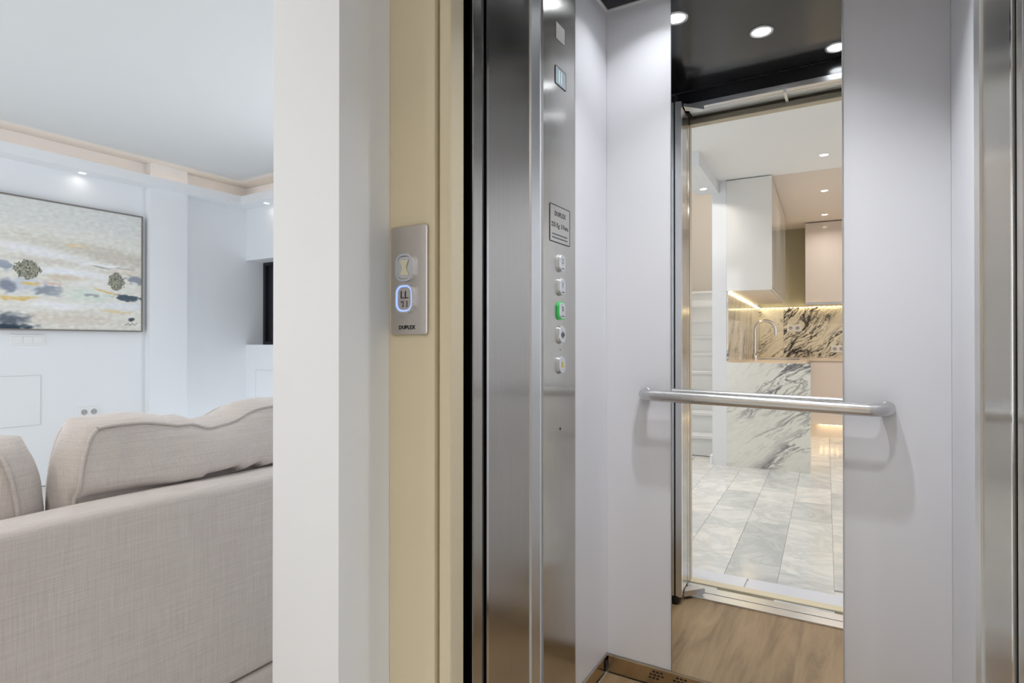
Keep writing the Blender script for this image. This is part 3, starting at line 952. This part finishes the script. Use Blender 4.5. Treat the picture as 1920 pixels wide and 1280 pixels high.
def canvas_colour(px, t):
    """px: 0..1050 across, t: 0 top .. 1 bottom"""
    n1 = noise.noise((px * 0.006, t * 5.0, 1.0))
    n2 = noise.noise((px * 0.02, t * 16.0, 2.0))
    n3 = noise.noise((px * 0.026, t * 46.0, 3.0))
    x = px + 40 * n1 + 14 * n2
    y = t + 0.016 * n1 + 0.009 * n2
    def lerp(c, d, f):
        f = max(0.0, min(1.0, f))
        return tuple(c[i] + (d[i] - c[i]) * f for i in range(3))
    def blob(cx, cy, rx, ry, soft=0.6, sk=0.0):
        q = math.hypot((x - cx) / rx, (y - cy - sk * (x - cx)) / ry)
        return 1 - smooth(1 - soft, 1 + soft * 0.4, q + 0.4 * n2 + 0.35 * n3)
    c = (206, 207, 205)
    c = lerp(c, (214, 213, 206), smooth(0.1, 0.3, y))
    c = lerp(c, (205, 202, 192), blob(500, 0.34, 700, 0.07, 0.8, 0.00006))
    c = lerp(c, (196, 190, 180), blob(850, 0.38, 420, 0.07, 0.7, 0.00008))
    c = lerp(c, (226, 196, 130), 0.5 * blob(520, 0.325, 90, 0.015, 0.9))
    c = lerp(c, (222, 222, 224), blob(250, 0.40, 420, 0.045, 0.8, 0.00012))
    c = lerp(c, (205, 200, 192), blob(250, 0.46, 330, 0.03, 0.8))
    c = lerp(c, (224, 225, 229), blob(450, 0.535, 420, 0.035, 0.7, 0.00004))
    c = lerp(c, (232, 232, 234), blob(720, 0.455, 190, 0.012, 0.7))
    c = lerp(c, (150, 148, 146), 0.8 * blob(690, 0.470, 80, 0.008, 0.6))
    c = lerp(c, (150, 146, 140), 0.7 * blob(900, 0.462, 110, 0.007, 0.6))
    c = lerp(c, (210, 202, 192), blob(960, 0.50, 300, 0.04, 0.9))
    c = lerp(c, (204, 192, 176), blob(440, 0.59, 190, 0.035, 0.8))
    c = lerp(c, (206, 172, 160), 0.8 * blob(330, 0.645, 120, 0.014, 0.7))
    c = lerp(c, (220, 220, 216), blob(650, 0.62, 200, 0.04, 0.8))
    c = lerp(c, (150, 158, 170), blob(10, 0.53, 80, 0.035, 0.5))
    c = lerp(c, (140, 145, 155), blob(1000, 0.555, 100, 0.036, 0.5))
    c = lerp(c, (190, 195, 204), blob(130, 0.67, 220, 0.06, 0.8))
    c = lerp(c, (140, 147, 158), blob(330, 0.70, 105, 0.04, 0.5))
    c = lerp(c, (130, 136, 150), blob(15, 0.67, 60, 0.05, 0.6))
    c = lerp(c, (204, 214, 205), blob(600, 0.72, 220, 0.06, 0.8))
    c = lerp(c, (150, 152, 160), 0.8 * blob(640, 0.715, 60, 0.010, 0.5))
    c = lerp(c, (214, 184, 116), 0.9 * blob(190, 0.655, 75, 0.016, 0.5))
    c = lerp(c, (212, 184, 120), 0.9 * blob(100, 0.765, 160, 0.018, 0.5))
    c = lerp(c, (214, 186, 128), 0.9 * blob(780, 0.685, 160, 0.010, 0.5, 0.00025))
    c = lerp(c, (72, 84, 96), blob(950, 0.725, 150, 0.026, 0.3, 0.00004))
    c = lerp(c, (226, 226, 228), blob(400, 0.81, 260, 0.035, 0.8))
    c = lerp(c, (216, 217, 222), blob(900, 0.79, 300, 0.03, 0.8))
    c = lerp(c, (206, 198, 188), blob(500, 0.92, 480, 0.07, 0.8))
    c = lerp(c, (214, 192, 150), 0.7 * blob(800, 0.835, 140, 0.012, 0.6))
    c = lerp(c, (88, 96, 108), blob(40, 0.93, 140, 0.06, 0.8))
    c = lerp(c, (44, 58, 74), blob(40, 0.985, 200, 0.03, 0.6))
    c = lerp(c, (70, 76, 82), blob(940, 0.895, 34, 0.018, 0.4))
    # two round trees, dabbed
    for tx, ty, rx, ry in ((165, 0.545, 88, 0.072), (832, 0.585, 66, 0.072)):
        q = math.hypot((px - tx) / rx, (t - ty) / ry)
        d = noise.noise((px * 0.035, t * 32.0, 7.0)) + 0.5 * noise.noise((px * 0.1, t * 90.0, 5.0))
        if q + 0.3 * d < 1.0:
            k = noise.noise((px * 0.075, t * 70.0, 9.0)) + 0.5 * noise.noise((px * 0.17, t * 150.0, 4.0))
            c = lerp((104, 106, 98), (176, 172, 150), 0.45 + 0.8 * k)
            if k < -0.3:
                c = (78, 82, 80)
    # signature strokes
    if 905 < px < 1015 and abs(t - 0.945 - 0.006 * math.sin(px * 0.16)) < 0.004:
        c = lerp(c, (110, 108, 104), 0.75)
    g = 1.07 + 0.05 * n3 + 0.03 * noise.noise((px * 0.012, t * 70.0, 6.0))
    return [max(0, min(1, v / 255 * g)) for v in c]


pa = thing('abstract_painting', (XWALL + 0.03, 1.9, 1.12), LV, 'large abstract landscape painting with two round trees on the white wall', 'painting')
PY0, PY1, PZ0, PZ1 = 1.28, 2.462, 1.128, 2.046
XF = XWALL + 0.034
gw, gh = 330, 250
vs, fs, cs = [], [], []
for j in range(gh + 1):
    for i in range(gw + 1):
        y = PY0 + (PY1 - PY0) * i / gw
        z = PZ0 + (PZ1 - PZ0) * j / gh
        vs.append((XF, y, z))
        cs.append(canvas_colour((y - 1.57) / 0.892 * 1050, 1 - j / gh))
for j in range(gh):
    for i in range(gw):
        a = j * (gw + 1) + i
        fs.append((a, a + 1, a + gw + 2, a + gw + 1))
m, nt, b = new_mat('painted_canvas')
at = N(nt, 'ShaderNodeVertexColor', layer_name='paint')
nt.links.new(at.outputs[0], b.inputs['Base Color'])
b.inputs['Roughness'].default_value = 0.7
bp = N(nt, 'ShaderNodeBump')
bp.inputs['Strength'].default_value = 0.05
bp.inputs['Distance'].default_value = 0.001
nn = nz(nt, mapped(nt, (60, 60, 200)).outputs[0], 2, 4)
nt.links.new(nn.outputs[0], bp.inputs['Height'])
nt.links.new(bp.outputs[0], b.inputs['Normal'])
cv_ = build('canvas', MB().add(vs, fs), m, LV, pa)
ca = cv_.data.color_attributes.new('paint', 'FLOAT_COLOR', 'POINT')
f_ = lambda c: c / 12.92 if c <= 0.04045 else ((c + 0.055) / 1.055) ** 2.4
ca.data.foreach_set('color', [v for c in cs for v in (f_(c[0]), f_(c[1]), f_(c[2]), 1.0)])
fm = MB()
fm.box((XWALL + 0.012, PY0 - 0.01, PZ0 - 0.01), (XF + 0.006, PY0, PZ1 + 0.01)).box((XWALL + 0.012, PY1, PZ0 - 0.01), (XF + 0.006, PY1 + 0.01, PZ1 + 0.01))
fm.box((XWALL + 0.012, PY0, PZ0 - 0.01), (XF + 0.006, PY1, PZ0)).box((XWALL + 0.012, PY0, PZ1), (XF + 0.006, PY1, PZ1 + 0.01))
build('frame', fm, M['frame_grey'], LV, pa)
box('backing', (XWALL + 0.001, PY0, PZ0), (XF - 0.002, PY1, PZ1), M['frame_grey'], LV, pa)

# switch plate, socket, access panels
sw = thing('wall_switch_plate', (XWALL, 1.722, 1.012), LV, 'wide white switch plate on the wall just below the painting', 'switch')
build('plate', pad((XWALL, 1.722, 1.05), UXL, UZ, NL, 0.204, 0.076, 0.006, 0, 0.009, 0.002), M['white_plastic'], LV, sw)
for k in (-1, 0, 1):
    build('rocker', pad((XWALL + 0.009, 1.722 + k * 0.058, 1.05), UXL, UZ, NL, 0.054, 0.05, 0.003, 0, 0.004, 0.0015), M['white_plastic'], LV, sw)


def socket(nm, o, ux, nrm, fr, w, label, grp=None):
    t = thing(nm, (o[0], o[1], o[2] - 0.04), fr, label, 'socket', grp)
    build('plate', pad(o, ux, UZ, nrm, w, 0.082, 0.006, 0, 0.009, 0.002), M['white_plastic'], fr, t)
    x = Vector(ux)
    for k in (-1, 1):
        c = Vector(o) + x * (k * w * 0.24) + Vector(nrm) * 0.009
        ax = 'x' if abs(nrm[0]) > 0.5 else 'y'
        sg = nrm[0] if ax == 'x' else nrm[1]
        so = build('socket_well', MB().lathe(c[:], [(0.0005, 0.0006 * sg), (0.0185, 0.0006 * sg), (0.0205, 0.003 * sg), (0.0215, 0.0)], ax, 20), plain('socket_grey', srgb(176, 176, 174), 0.5, var=0.02), fr, t)
        pin = MB()
        for q in (-1, 1):
            cc = c + x * (q * 0.0095)
            pin.lathe(cc[:], [(0.0003, 0.001 * sg), (0.0028, 0.001 * sg)], ax, 8)
        build('pin_hole', pin, M['ink'], fr, so)
    return t


socket('double_wall_socket', (XWALL, 2.104, 0.505), UXL, NL, LV, 0.135, 'white double power socket low on the painting wall behind the sofa')


def access_panel(o, ux, nrm, w, h, label):
    t = thing('access_panel', (o[0], o[1], o[2] - h / 2), LV, label, 'access panel')
    build('panel_frame', ringpad(o, ux, UZ, nrm, w, h, 0.003, 0.004, 0, 0.002), M['joint'], LV, t)
    build('panel_door', pad(o, ux, UZ, nrm, w - 0.012, h - 0.012, 0.002, 0, 0.0022), M['paint'], LV, t)


access_panel((XWALL, 1.58, 0.62), UXL, NL, 0.45, 0.36, 'flush white access panel low on the painting wall')
access_panel((-4.60, 3.42, 0.52), UX, NF, 0.70, 0.52, 'flush white access panel under the window recess')

# downlights in the cove shelf
for i, (x, y, lb) in enumerate((( -5.032, 2.03, 'small recessed downlight in the cove shelf over the painting'), (-4.69, 3.345, 'small recessed downlight in the cove shelf above the window recess'), (-5.032, 0.9, 'small recessed downlight in the cove shelf before the painting'))):
    downlight((x, y, 2.3), LV, lb, 'downlights in the living room cove shelf', False, 0.035, 0.03, 160, M['lamp_s'])

for y, lb in ((0.15, 'added ceiling downlight over the sofa'), (-0.85, 'added ceiling downlight by the terrace window')):
    downlight((-1.8, y, 2.5), LV, lb, 'added downlights in the living room ceiling', False, 4.5, 0.036, 140)  # unseen lamps added to brighten the sofa and cushion tops

# sofa
sf = thing('sofa', (-1.85, 0.6, 0), LV, 'grey beige linen sofa seen from behind', 'sofa')
SX0, SX1, SY0, SY1 = -1.50, -1.38, -0.62, 1.72


def soft_slab(lo, hi, r, nx, ny, nz_, amp, seed):
    """rounded, slightly uneven upholstered slab"""
    bm = bmesh.new()
    bmesh.ops.create_cube(bm, size=1)
    c = Vector([(a + b) / 2 for a, b in zip(lo, hi)])
    sz = Vector([b - a for a, b in zip(lo, hi)])
    for v in bm.verts:
        v.co = Vector((v.co.x * sz.x, v.co.y * sz.y, v.co.z * sz.z)) + c
    bmesh.ops.bevel(bm, geom=list(bm.edges), offset=r, segments=4, profile=0.5, affect='EDGES')
    lg = [e for e in bm.edges if e.calc_length() > sz.y * 0.5 and abs((e.verts[0].co - e.verts[1].co).y) > sz.y * 0.5]
    bmesh.ops.subdivide_edges(bm, edges=lg, cuts=ny, use_grid_fill=True)
    lg = [e for e in bm.edges if abs((e.verts[0].co - e.verts[1].co).z) > sz.z * 0.5]
    if lg:
        bmesh.ops.subdivide_edges(bm, edges=lg, cuts=nz_, use_grid_fill=True)
    for v in bm.verts:
        p = v.co
        v.co = p + Vector((noise.noise((p.x * 3 + seed, p.y * 3, p.z * 3)), 0.3 * noise.noise((p.x * 3, p.y * 3 + seed, p.z * 3)), noise.noise((p.x * 3, p.y * 2.4, p.z * 3 + seed)))) * amp
    mb = MB()
    bm.verts.index_update()
    mb.add([v.co[:] for v in bm.verts], [[v.index for v in f.verts] for f in bm.faces], True)
    bm.free()
    return mb


build('back_panel', soft_slab((SX0, SY0, 0.160), (SX1, SY1, 0.672), 0.022, 1, 40, 14, 0.005, 1.0), M['linen'], LV, sf)
build('base_skirt', soft_slab((-2.32, SY0 + 0.002, 0.05), (SX1 - 0.002, SY1 - 0.002, 0.156), 0.012, 1, 20, 3, 0.002, 2.0), M['linen'], LV, sf)
build('seat_deck', MB().box((-2.30, SY0 + 0.2, 0.16), (SX0 - 0.002, SY1 - 0.2, 0.28), 0.02, 3), M['linen'], LV, sf)
for a, b in ((SY0, SY0 + 0.2), (SY1 - 0.2, SY1)):
    build('armrest', soft_slab((-2.32, a, 0.160), (SX0 - 0.002, b, 0.56), 0.03, 1, 4, 6, 0.004, a), M['linen'], LV, sf)
build('seat_cushion', soft_slab((-2.33, SY0 + 0.205, 0.285), (SX0 - 0.005, 0.535, 0.44), 0.035, 1, 12, 3, 0.006, 5), M['linen'], LV, sf)
build('seat_cushion', soft_slab((-2.33, 0.54, 0.285), (SX0 - 0.005, SY1 - 0.205, 0.44), 0.035, 1, 12, 3, 0.006, 6), M['linen'], LV, sf)
for x, y in ((-2.25, SY0 + 0.08), (-2.25, SY1 - 0.08), (-1.45, SY0 + 0.08), (-1.45, SY1 - 0.08)):
    build('leg', MB().lathe((x, y, 0.0), [(0.001, 0.0), (0.018, 0.0), (0.024, 0.052)], 'z', 12), M['wood_leg'], LV, sf)


def back_cushion(y0, y1, zlow, ztop, xr, thick, lean, roll, seed, label, wave):
    """boxed cushion: rear seam face at xr, leaning; wave(y01) lifts or sinks the top edge"""
    nu, nv, ng = 46, 26, 6
    t = thing('back_cushion', (xr - thick / 2, (y0 + y1) / 2, zlow), LV, label, 'cushion', None)
    cph, sph = math.cos(roll), math.sin(roll)
    def point(u, v, w):
        # u,v in 0..1 across/up, w in 0(rear)..1(front)
        bow = math.sin(math.pi * min(max(u, 0), 1)) ** 0.6
        bz = math.sin(math.pi * min(max(v, 0), 1)) ** 0.6
        puff = 0.036 * bow * bz
        ins = 0.018 * (1 - bz) * (1 - bow)
        y = y0 + (y1 - y0) * u + (0.5 - u) * 0.06 * (1 - bz) + (0.5 - u) * 2 * ins
        hgt = ztop + wave(u) - zlow
        z = zlow + hgt * v - 0.012 * (1 - bow) * (v > 0.5)
        xx = xr - thick * w
        gus = math.sin(math.pi * w)
        if w in (0.0, 1.0):
            xx += puff * (1 if w == 0 else -1)
        if u in (0.0, 1.0):
            y += (0.024 * gus) * (-1 if u == 0 else 1)
        if v == 1.0:
            z += 0.020 * gus
        xx -= lean * (z - zlow)
        if roll:
            dx, dy = xx - xr, y - y1
            xx, y = xr + dx * cph - dy * sph, y1 + dx * sph + dy * cph
        p = Vector((xx, y, z))
        k = noise.noise((p.x * 7 + seed, p.y * 7, p.z * 7)) * 0.009 + noise.noise((p.x * 5, p.y * 26 + seed, p.z * 9)) * 0.0035
        cr = noise.noise((seed, p.y * 5, p.z * 30)) * 0.005 * (1 - min(1, 6 * min(u, 1 - u)))
        p.x += k + cr
        p.z += 0.5 * k
        if p.z < 0.68:
            p.x = min(p.x, -1.507)
        p.z = max(p.z, 0.448)
        return p
    vs, fs = [], []
    idx = {}
    def vid(i, j, k):
        key = (i, j, k)
        if key not in idx:
            idx[key] = len(vs)
            vs.append(point(i / nu, j / nv, k / ng)[:])
        return idx[key]
    for i in range(nu):
        for j in range(nv):
            for k in (0, ng):
                fs.append((vid(i, j, k), vid(i + 1, j, k), vid(i + 1, j + 1, k), vid(i, j + 1, k)))
    for i in range(nu):
        for k in range(ng):
            for j in (0, nv):
                fs.append((vid(i, j, k), vid(i + 1, j, k), vid(i + 1, j, k + 1), vid(i, j, k + 1)))
    for j in range(nv):
        for k in range(ng):
            for i in (0, nu):
                fs.append((vid(i, j, k), vid(i, j + 1, k), vid(i, j + 1, k + 1), vid(i, j, k + 1)))
    build('cover', MB().add(vs, fs, True), M['linen'], LV, t)
    for w in (0.0, 1.0):
        loop = [point(i / 40, 1.0, w) for i in range(41)] + [point(1.0, 1 - j / 24, w) for j in range(1, 25)] + [point(1 - i / 40, 0.0, w) for i in range(1, 41)] + [point(0.0, j / 24, w) for j in range(1, 25)]
        off = Vector((0.002 if w == 0 else -0.002, 0, 0))
        build('piping', MB().tube([(q + off)[:] for q in loop], 0.0042, 6, False), M['linen'], LV, t)
    return t


back_cushion(0.592, 1.36, 0.44, 0.832, -1.470, 0.15, 0.10, 0.0, 3.0, 'plump linen back cushion with piped edge beside the lift pier', lambda u: 0.008 - 0.042 * math.exp(-((u - 0.38) / 0.15) ** 2) + 0.012 * math.exp(-((u - 0.33) / 0.04) ** 2) - 0.008 * math.exp(-((u - 0.5) / 0.05) ** 2))
back_cushion(-0.264, 0.496, 0.44, 0.862, -1.512, 0.13, 0.02, R(-36), 8.0, 'slumped linen back cushion turned askew at the other end of the sofa', lambda u: -0.05 * smooth(0.75, 1.0, u))

# ================================================================== KITCHEN (seen in the mirror)
CT = 0.865     # worktop height
box('marble_waterfall_panel', (0.0, -0.02, 0.0), (0.63, 0.0, CT), M['waterfall'], KT, label='white marble panel with dark grey veins closing the counter end', cat='counter panel')
wt = thing('kitchen_worktop', (0.3, -1.2, CT - 0.03), KT, 'beige stone kitchen worktop turning the corner', 'worktop')
SK0, SK1, SKY0, SKY1 = 0.12, 0.50, -1.72, -1.22
mb = MB().box((0.0, SKY1, CT - 0.03), (0.58, -0.022, CT)).box((0.0, -2.585, CT - 0.03), (0.58, SKY0, CT)).box((0.0, SKY0, CT - 0.03), (SK0, SKY1, CT)).box((SK1, SKY0, CT - 0.03), (0.58, SKY1, CT)).box((0.58, -2.585, CT - 0.03), (2.28, -1.97, CT))
build('slab', mb, M['worktop'], KT, wt)
sn = thing('kitchen_sink', (0.31, -1.47, 0.836), KT, 'steel inset sink in the kitchen worktop', 'sink')
build('bowl', MB().box((SK0 + 0.002, SKY0 + 0.002, 0.836), (SK1 - 0.002, SKY1 - 0.002, 0.842)).box((SK0 + 0.002, SKY0 + 0.002, 0.842), (SK0 + 0.008, SKY1 - 0.002, CT)).box((SK1 - 0.008, SKY0 + 0.002, 0.842), (SK1 - 0.002, SKY1 - 0.002, CT)).box((SK0 + 0.008, SKY0 + 0.002, 0.842), (SK1 - 0.008, SKY0 + 0.008, CT)).box((SK0 + 0.008, SKY1 - 0.008, 0.842), (SK1 - 0.008, SKY1 - 0.002, CT)), M['chrome'], KT, sn)
build('drain', MB().lathe((0.31, -1.47, 0.842), [(0.001, 0.003), (0.03, 0.003), (0.04, 0)], 'z', 18), M['alu'], KT, sn)
fc = thing('kitchen_tap', (0.075, -1.47, CT), KT, 'tall chrome gooseneck tap over the kitchen sink', 'tap')
gp = [(0.075, -1.47, CT), (0.075, -1.47, CT + 0.30)]
for k in range(1, 13):
    a = R(180 * k / 12)
    gp.append((0.075 + 0.10 * (1 - math.cos(a)), -1.47, CT + 0.30 + 0.10 * math.sin(a)))
gp.append((0.275, -1.47, CT + 0.25))
build('spout', MB().tube(gp, 0.016, 12), M['chrome'], KT, fc)
build('base', MB().lathe((0.075, -1.47, CT), [(0.026, 0), (0.026, 0.05), (0.014, 0.06)], 'z', 16), M['chrome'], KT, fc)
build('lever', MB().tube([(0.075, -1.47, CT + 0.04), (0.10, -1.41, CT + 0.06), (0.125, -1.37, CT + 0.075)], [0.008, 0.007, 0.006], 10), M['chrome'], KT, fc)

# splashbacks
box('marble_splashback', (0.001, -2.585, CT), (0.013, -0.005, 1.462), M['splash_side'], KT, label='streaked grey marble splashback on the partition wall', cat='splashback')
box('marble_splashback', (0.014, -2.599, CT), (0.285, -2.586, 1.462), M['splash_back'], KT, label='narrow dark veined cream marble slab in the kitchen corner behind the tap', cat='splashback')
box('marble_splashback', (0.287, -2.599, CT), (2.28, -2.586, 1.462), M['splash_back'], KT, label='long dark veined cream marble splashback with power sockets', cat='splashback')
socket('double_wall_socket', (0.40, -2.586, 1.213), UX, (0, 1, 0), KT, 0.155, 'white double power socket on the marble splashback near the tap')
socket('double_wall_socket', (0.86, -2.586, 0.965), UX, (0, 1, 0), KT, 0.14, 'white double power socket just above the far worktop')


def cabinet(nm, lo, hi, axis, sg, n, mat, label, grp, handle='bottom', plinth=False):
    """cabinet body with n doors on the face given by axis and sign"""
    t = thing(nm, ((lo[0] + hi[0]) / 2, (lo[1] + hi[1]) / 2, lo[2]), KT, label, 'cabinet', grp)
    l2, h2 = list(lo), list(hi)
    a = 0 if axis == 'x' else 1
    D = 0.02
    if sg > 0:
        h2[a] -= D
    else:
        l2[a] += D
    z0 = lo[2] + (0.15 if plinth else 0)
    build('carcass', MB().box((l2[0], l2[1], z0), tuple(h2)), M['carcass'], KT, t)
    if plinth:
        p0, p1 = [l2[0], l2[1], lo[2]], [h2[0], h2[1], z0]
        if sg > 0:
            p1[a] -= 0.05
        build('plinth', MB().box(p0, p1), mat, KT, t)
    o = 1 - a
    w = (hi[o] - lo[o]) / n
    for k in range(n):
        d0, d1 = [0, 0, z0 + 0.002], [0, 0, hi[2] - 0.002]
        d0[o], d1[o] = lo[o] + k * w + 0.0015, lo[o] + (k + 1) * w - 0.0015
        d0[a], d1[a] = (h2[a] + 0.001, hi[a]) if sg > 0 else (lo[a], l2[a] - 0.001)
        if handle == 'bottom':
            d0[2] += 0.022
        dr = build('door', MB().box(d0, d1, 0.001, 1), mat, KT, t)
        g0, g1 = list(d0), list(d1)
        if handle == 'bottom':
            g0[2], g1[2] = d0[2] - 0.02, d0[2] - 0.002
        else:
            g0[2], g1[2] = d1[2] - 0.03, d1[2] - 0.026
            g0[a] += 0.0
        if sg > 0:
            g1[a] -= 0.006
        if handle == 'bottom':
            build('grip_rail', MB().box(g0, g1), M['alu'], KT, dr)
    return t


cabinet('wall_cabinet', (0.0135, -1.80, 1.465), (0.35, -0.012, 2.392), 'x', 1, 3, M['gloss_white'], 'gloss white wall cabinet run over the veined counter end', 'kitchen wall cabinets')
# its end panel facing the hall
box('cabinet_end_panel', (0.002, -0.011, 1.465), (0.352, 0.004, 2.392), M['gloss_white'], KT, label='gloss white end panel of the wall cabinets facing the hall', cat='panel')
cabinet('wall_cabinet', (0.53, -2.58, 1.465), (2.28, -2.24, 2.392), 'y', 1, 3, M['gloss_beige'], 'gloss beige wall cabinets on the kitchen end wall', 'kitchen wall cabinets')
cabinet('base_cabinet', (0.0135, -1.95, 0.0), (0.56, -0.023, CT - 0.031), 'x', 1, 3, M['gloss_beige'], 'gloss beige base cabinets behind the marble counter end', 'kitchen base cabinets', 'top', True)
cabinet('base_cabinet', (0.565, -2.58, 0.0), (2.28, -1.985, CT - 0.031), 'y', 1, 3, M['gloss_beige'], 'gloss beige base cabinets along the kitchen end wall', 'kitchen base cabinets', 'top', True)

# warm light strips under cabinets and above the plinth
def led_run(p0, p1, label, n, soft=True):
    t = thing('led_strip', p0, KT, label, 'light strip', 'kitchen light strips')
    a, b = Vector(p0), Vector(p1)
    d = (b - a)
    mb = MB()
    ln = d.length
    dn = d.normalized()
    sd = Vector((-dn.y, dn.x, 0)) * 0.0022
    for s0 in (0,):
        q = [a + sd, a - sd, b - sd, b + sd]
        mb.add([v[:] for v in q] + [(v + Vector((0, 0, 0.002)))[:] for v in q], [(0, 1, 2, 3), (7, 6, 5, 4), (0, 4, 5, 1), (1, 5, 6, 2), (2, 6, 7, 3), (3, 7, 4, 0)])
    build('tape', mb, M['led'], KT, t)
    bm_ = MB()
    for k in range(n):
        c = a + d * ((k + 0.5) / n)
        bm_.box((c.x - 0.0055, c.y - 0.0055, c.z - 0.005), (c.x + 0.0055, c.y + 0.0055, c.z - 0.0005))
    build('led_beads', bm_, M['led_bead'], KT, t)['kind'] = 'stuff'


led_run((0.022, -2.55, 1.458), (0.022, -0.02, 1.458), 'warm bead light strip along the partition splashback', 50)
led_run((0.04, -2.572, 1.458), (2.25, -2.572, 1.458), 'warm bead light strip along the kitchen end splashback', 44)
led_run((0.66, -2.02, 0.146), (2.25, -2.02, 0.146), 'warm light strip above the far cabinet plinth', 30)
led_run((0.535, -1.90, 0.146), (0.535, -0.06, 0.146), 'warm light strip above the plinth by the counter end', 30)

for y, lb, mt in ((1.49, 'hall ceiling downlight just outside the lift', 'near'), (0.367, 'hall ceiling downlight before the kitchen', 'hall'), (-0.764, 'middle kitchen ceiling downlight', 'k'), (-1.865, 'kitchen ceiling downlight in front of the beige wall cabinets', 'k')):
    downlight((0.728, y, 2.4), KT, lb, 'hall and kitchen downlights', False, {'near': 2.0, 'hall': 0.8, 'k': 2.0}[mt], 0.036, {'k': 150, 'hall': 95, 'near': 108}[mt])
for y, lb in ((0.367, 'added outer hall ceiling fill downlight before the kitchen'), (-0.764, 'added outer kitchen ceiling fill downlight')):
    downlight((1.65, y, 2.4), KT, lb, 'hall and kitchen downlights', False, 8.5, 0.036, 160)  # unseen lamps added as fill, outside the mirrored view
downlight((-0.15, 0.20, 2.3), KT, 'downlight in the dropped box at the foot of the stairs', 'hall and kitchen downlights', False, 1.6, 0.034, 140)
downlight((-0.6, -1.6, 3.9), KT, 'downlight in the high stairwell ceiling', 'hall and kitchen downlights', False, 17.0, 0.036, 160)
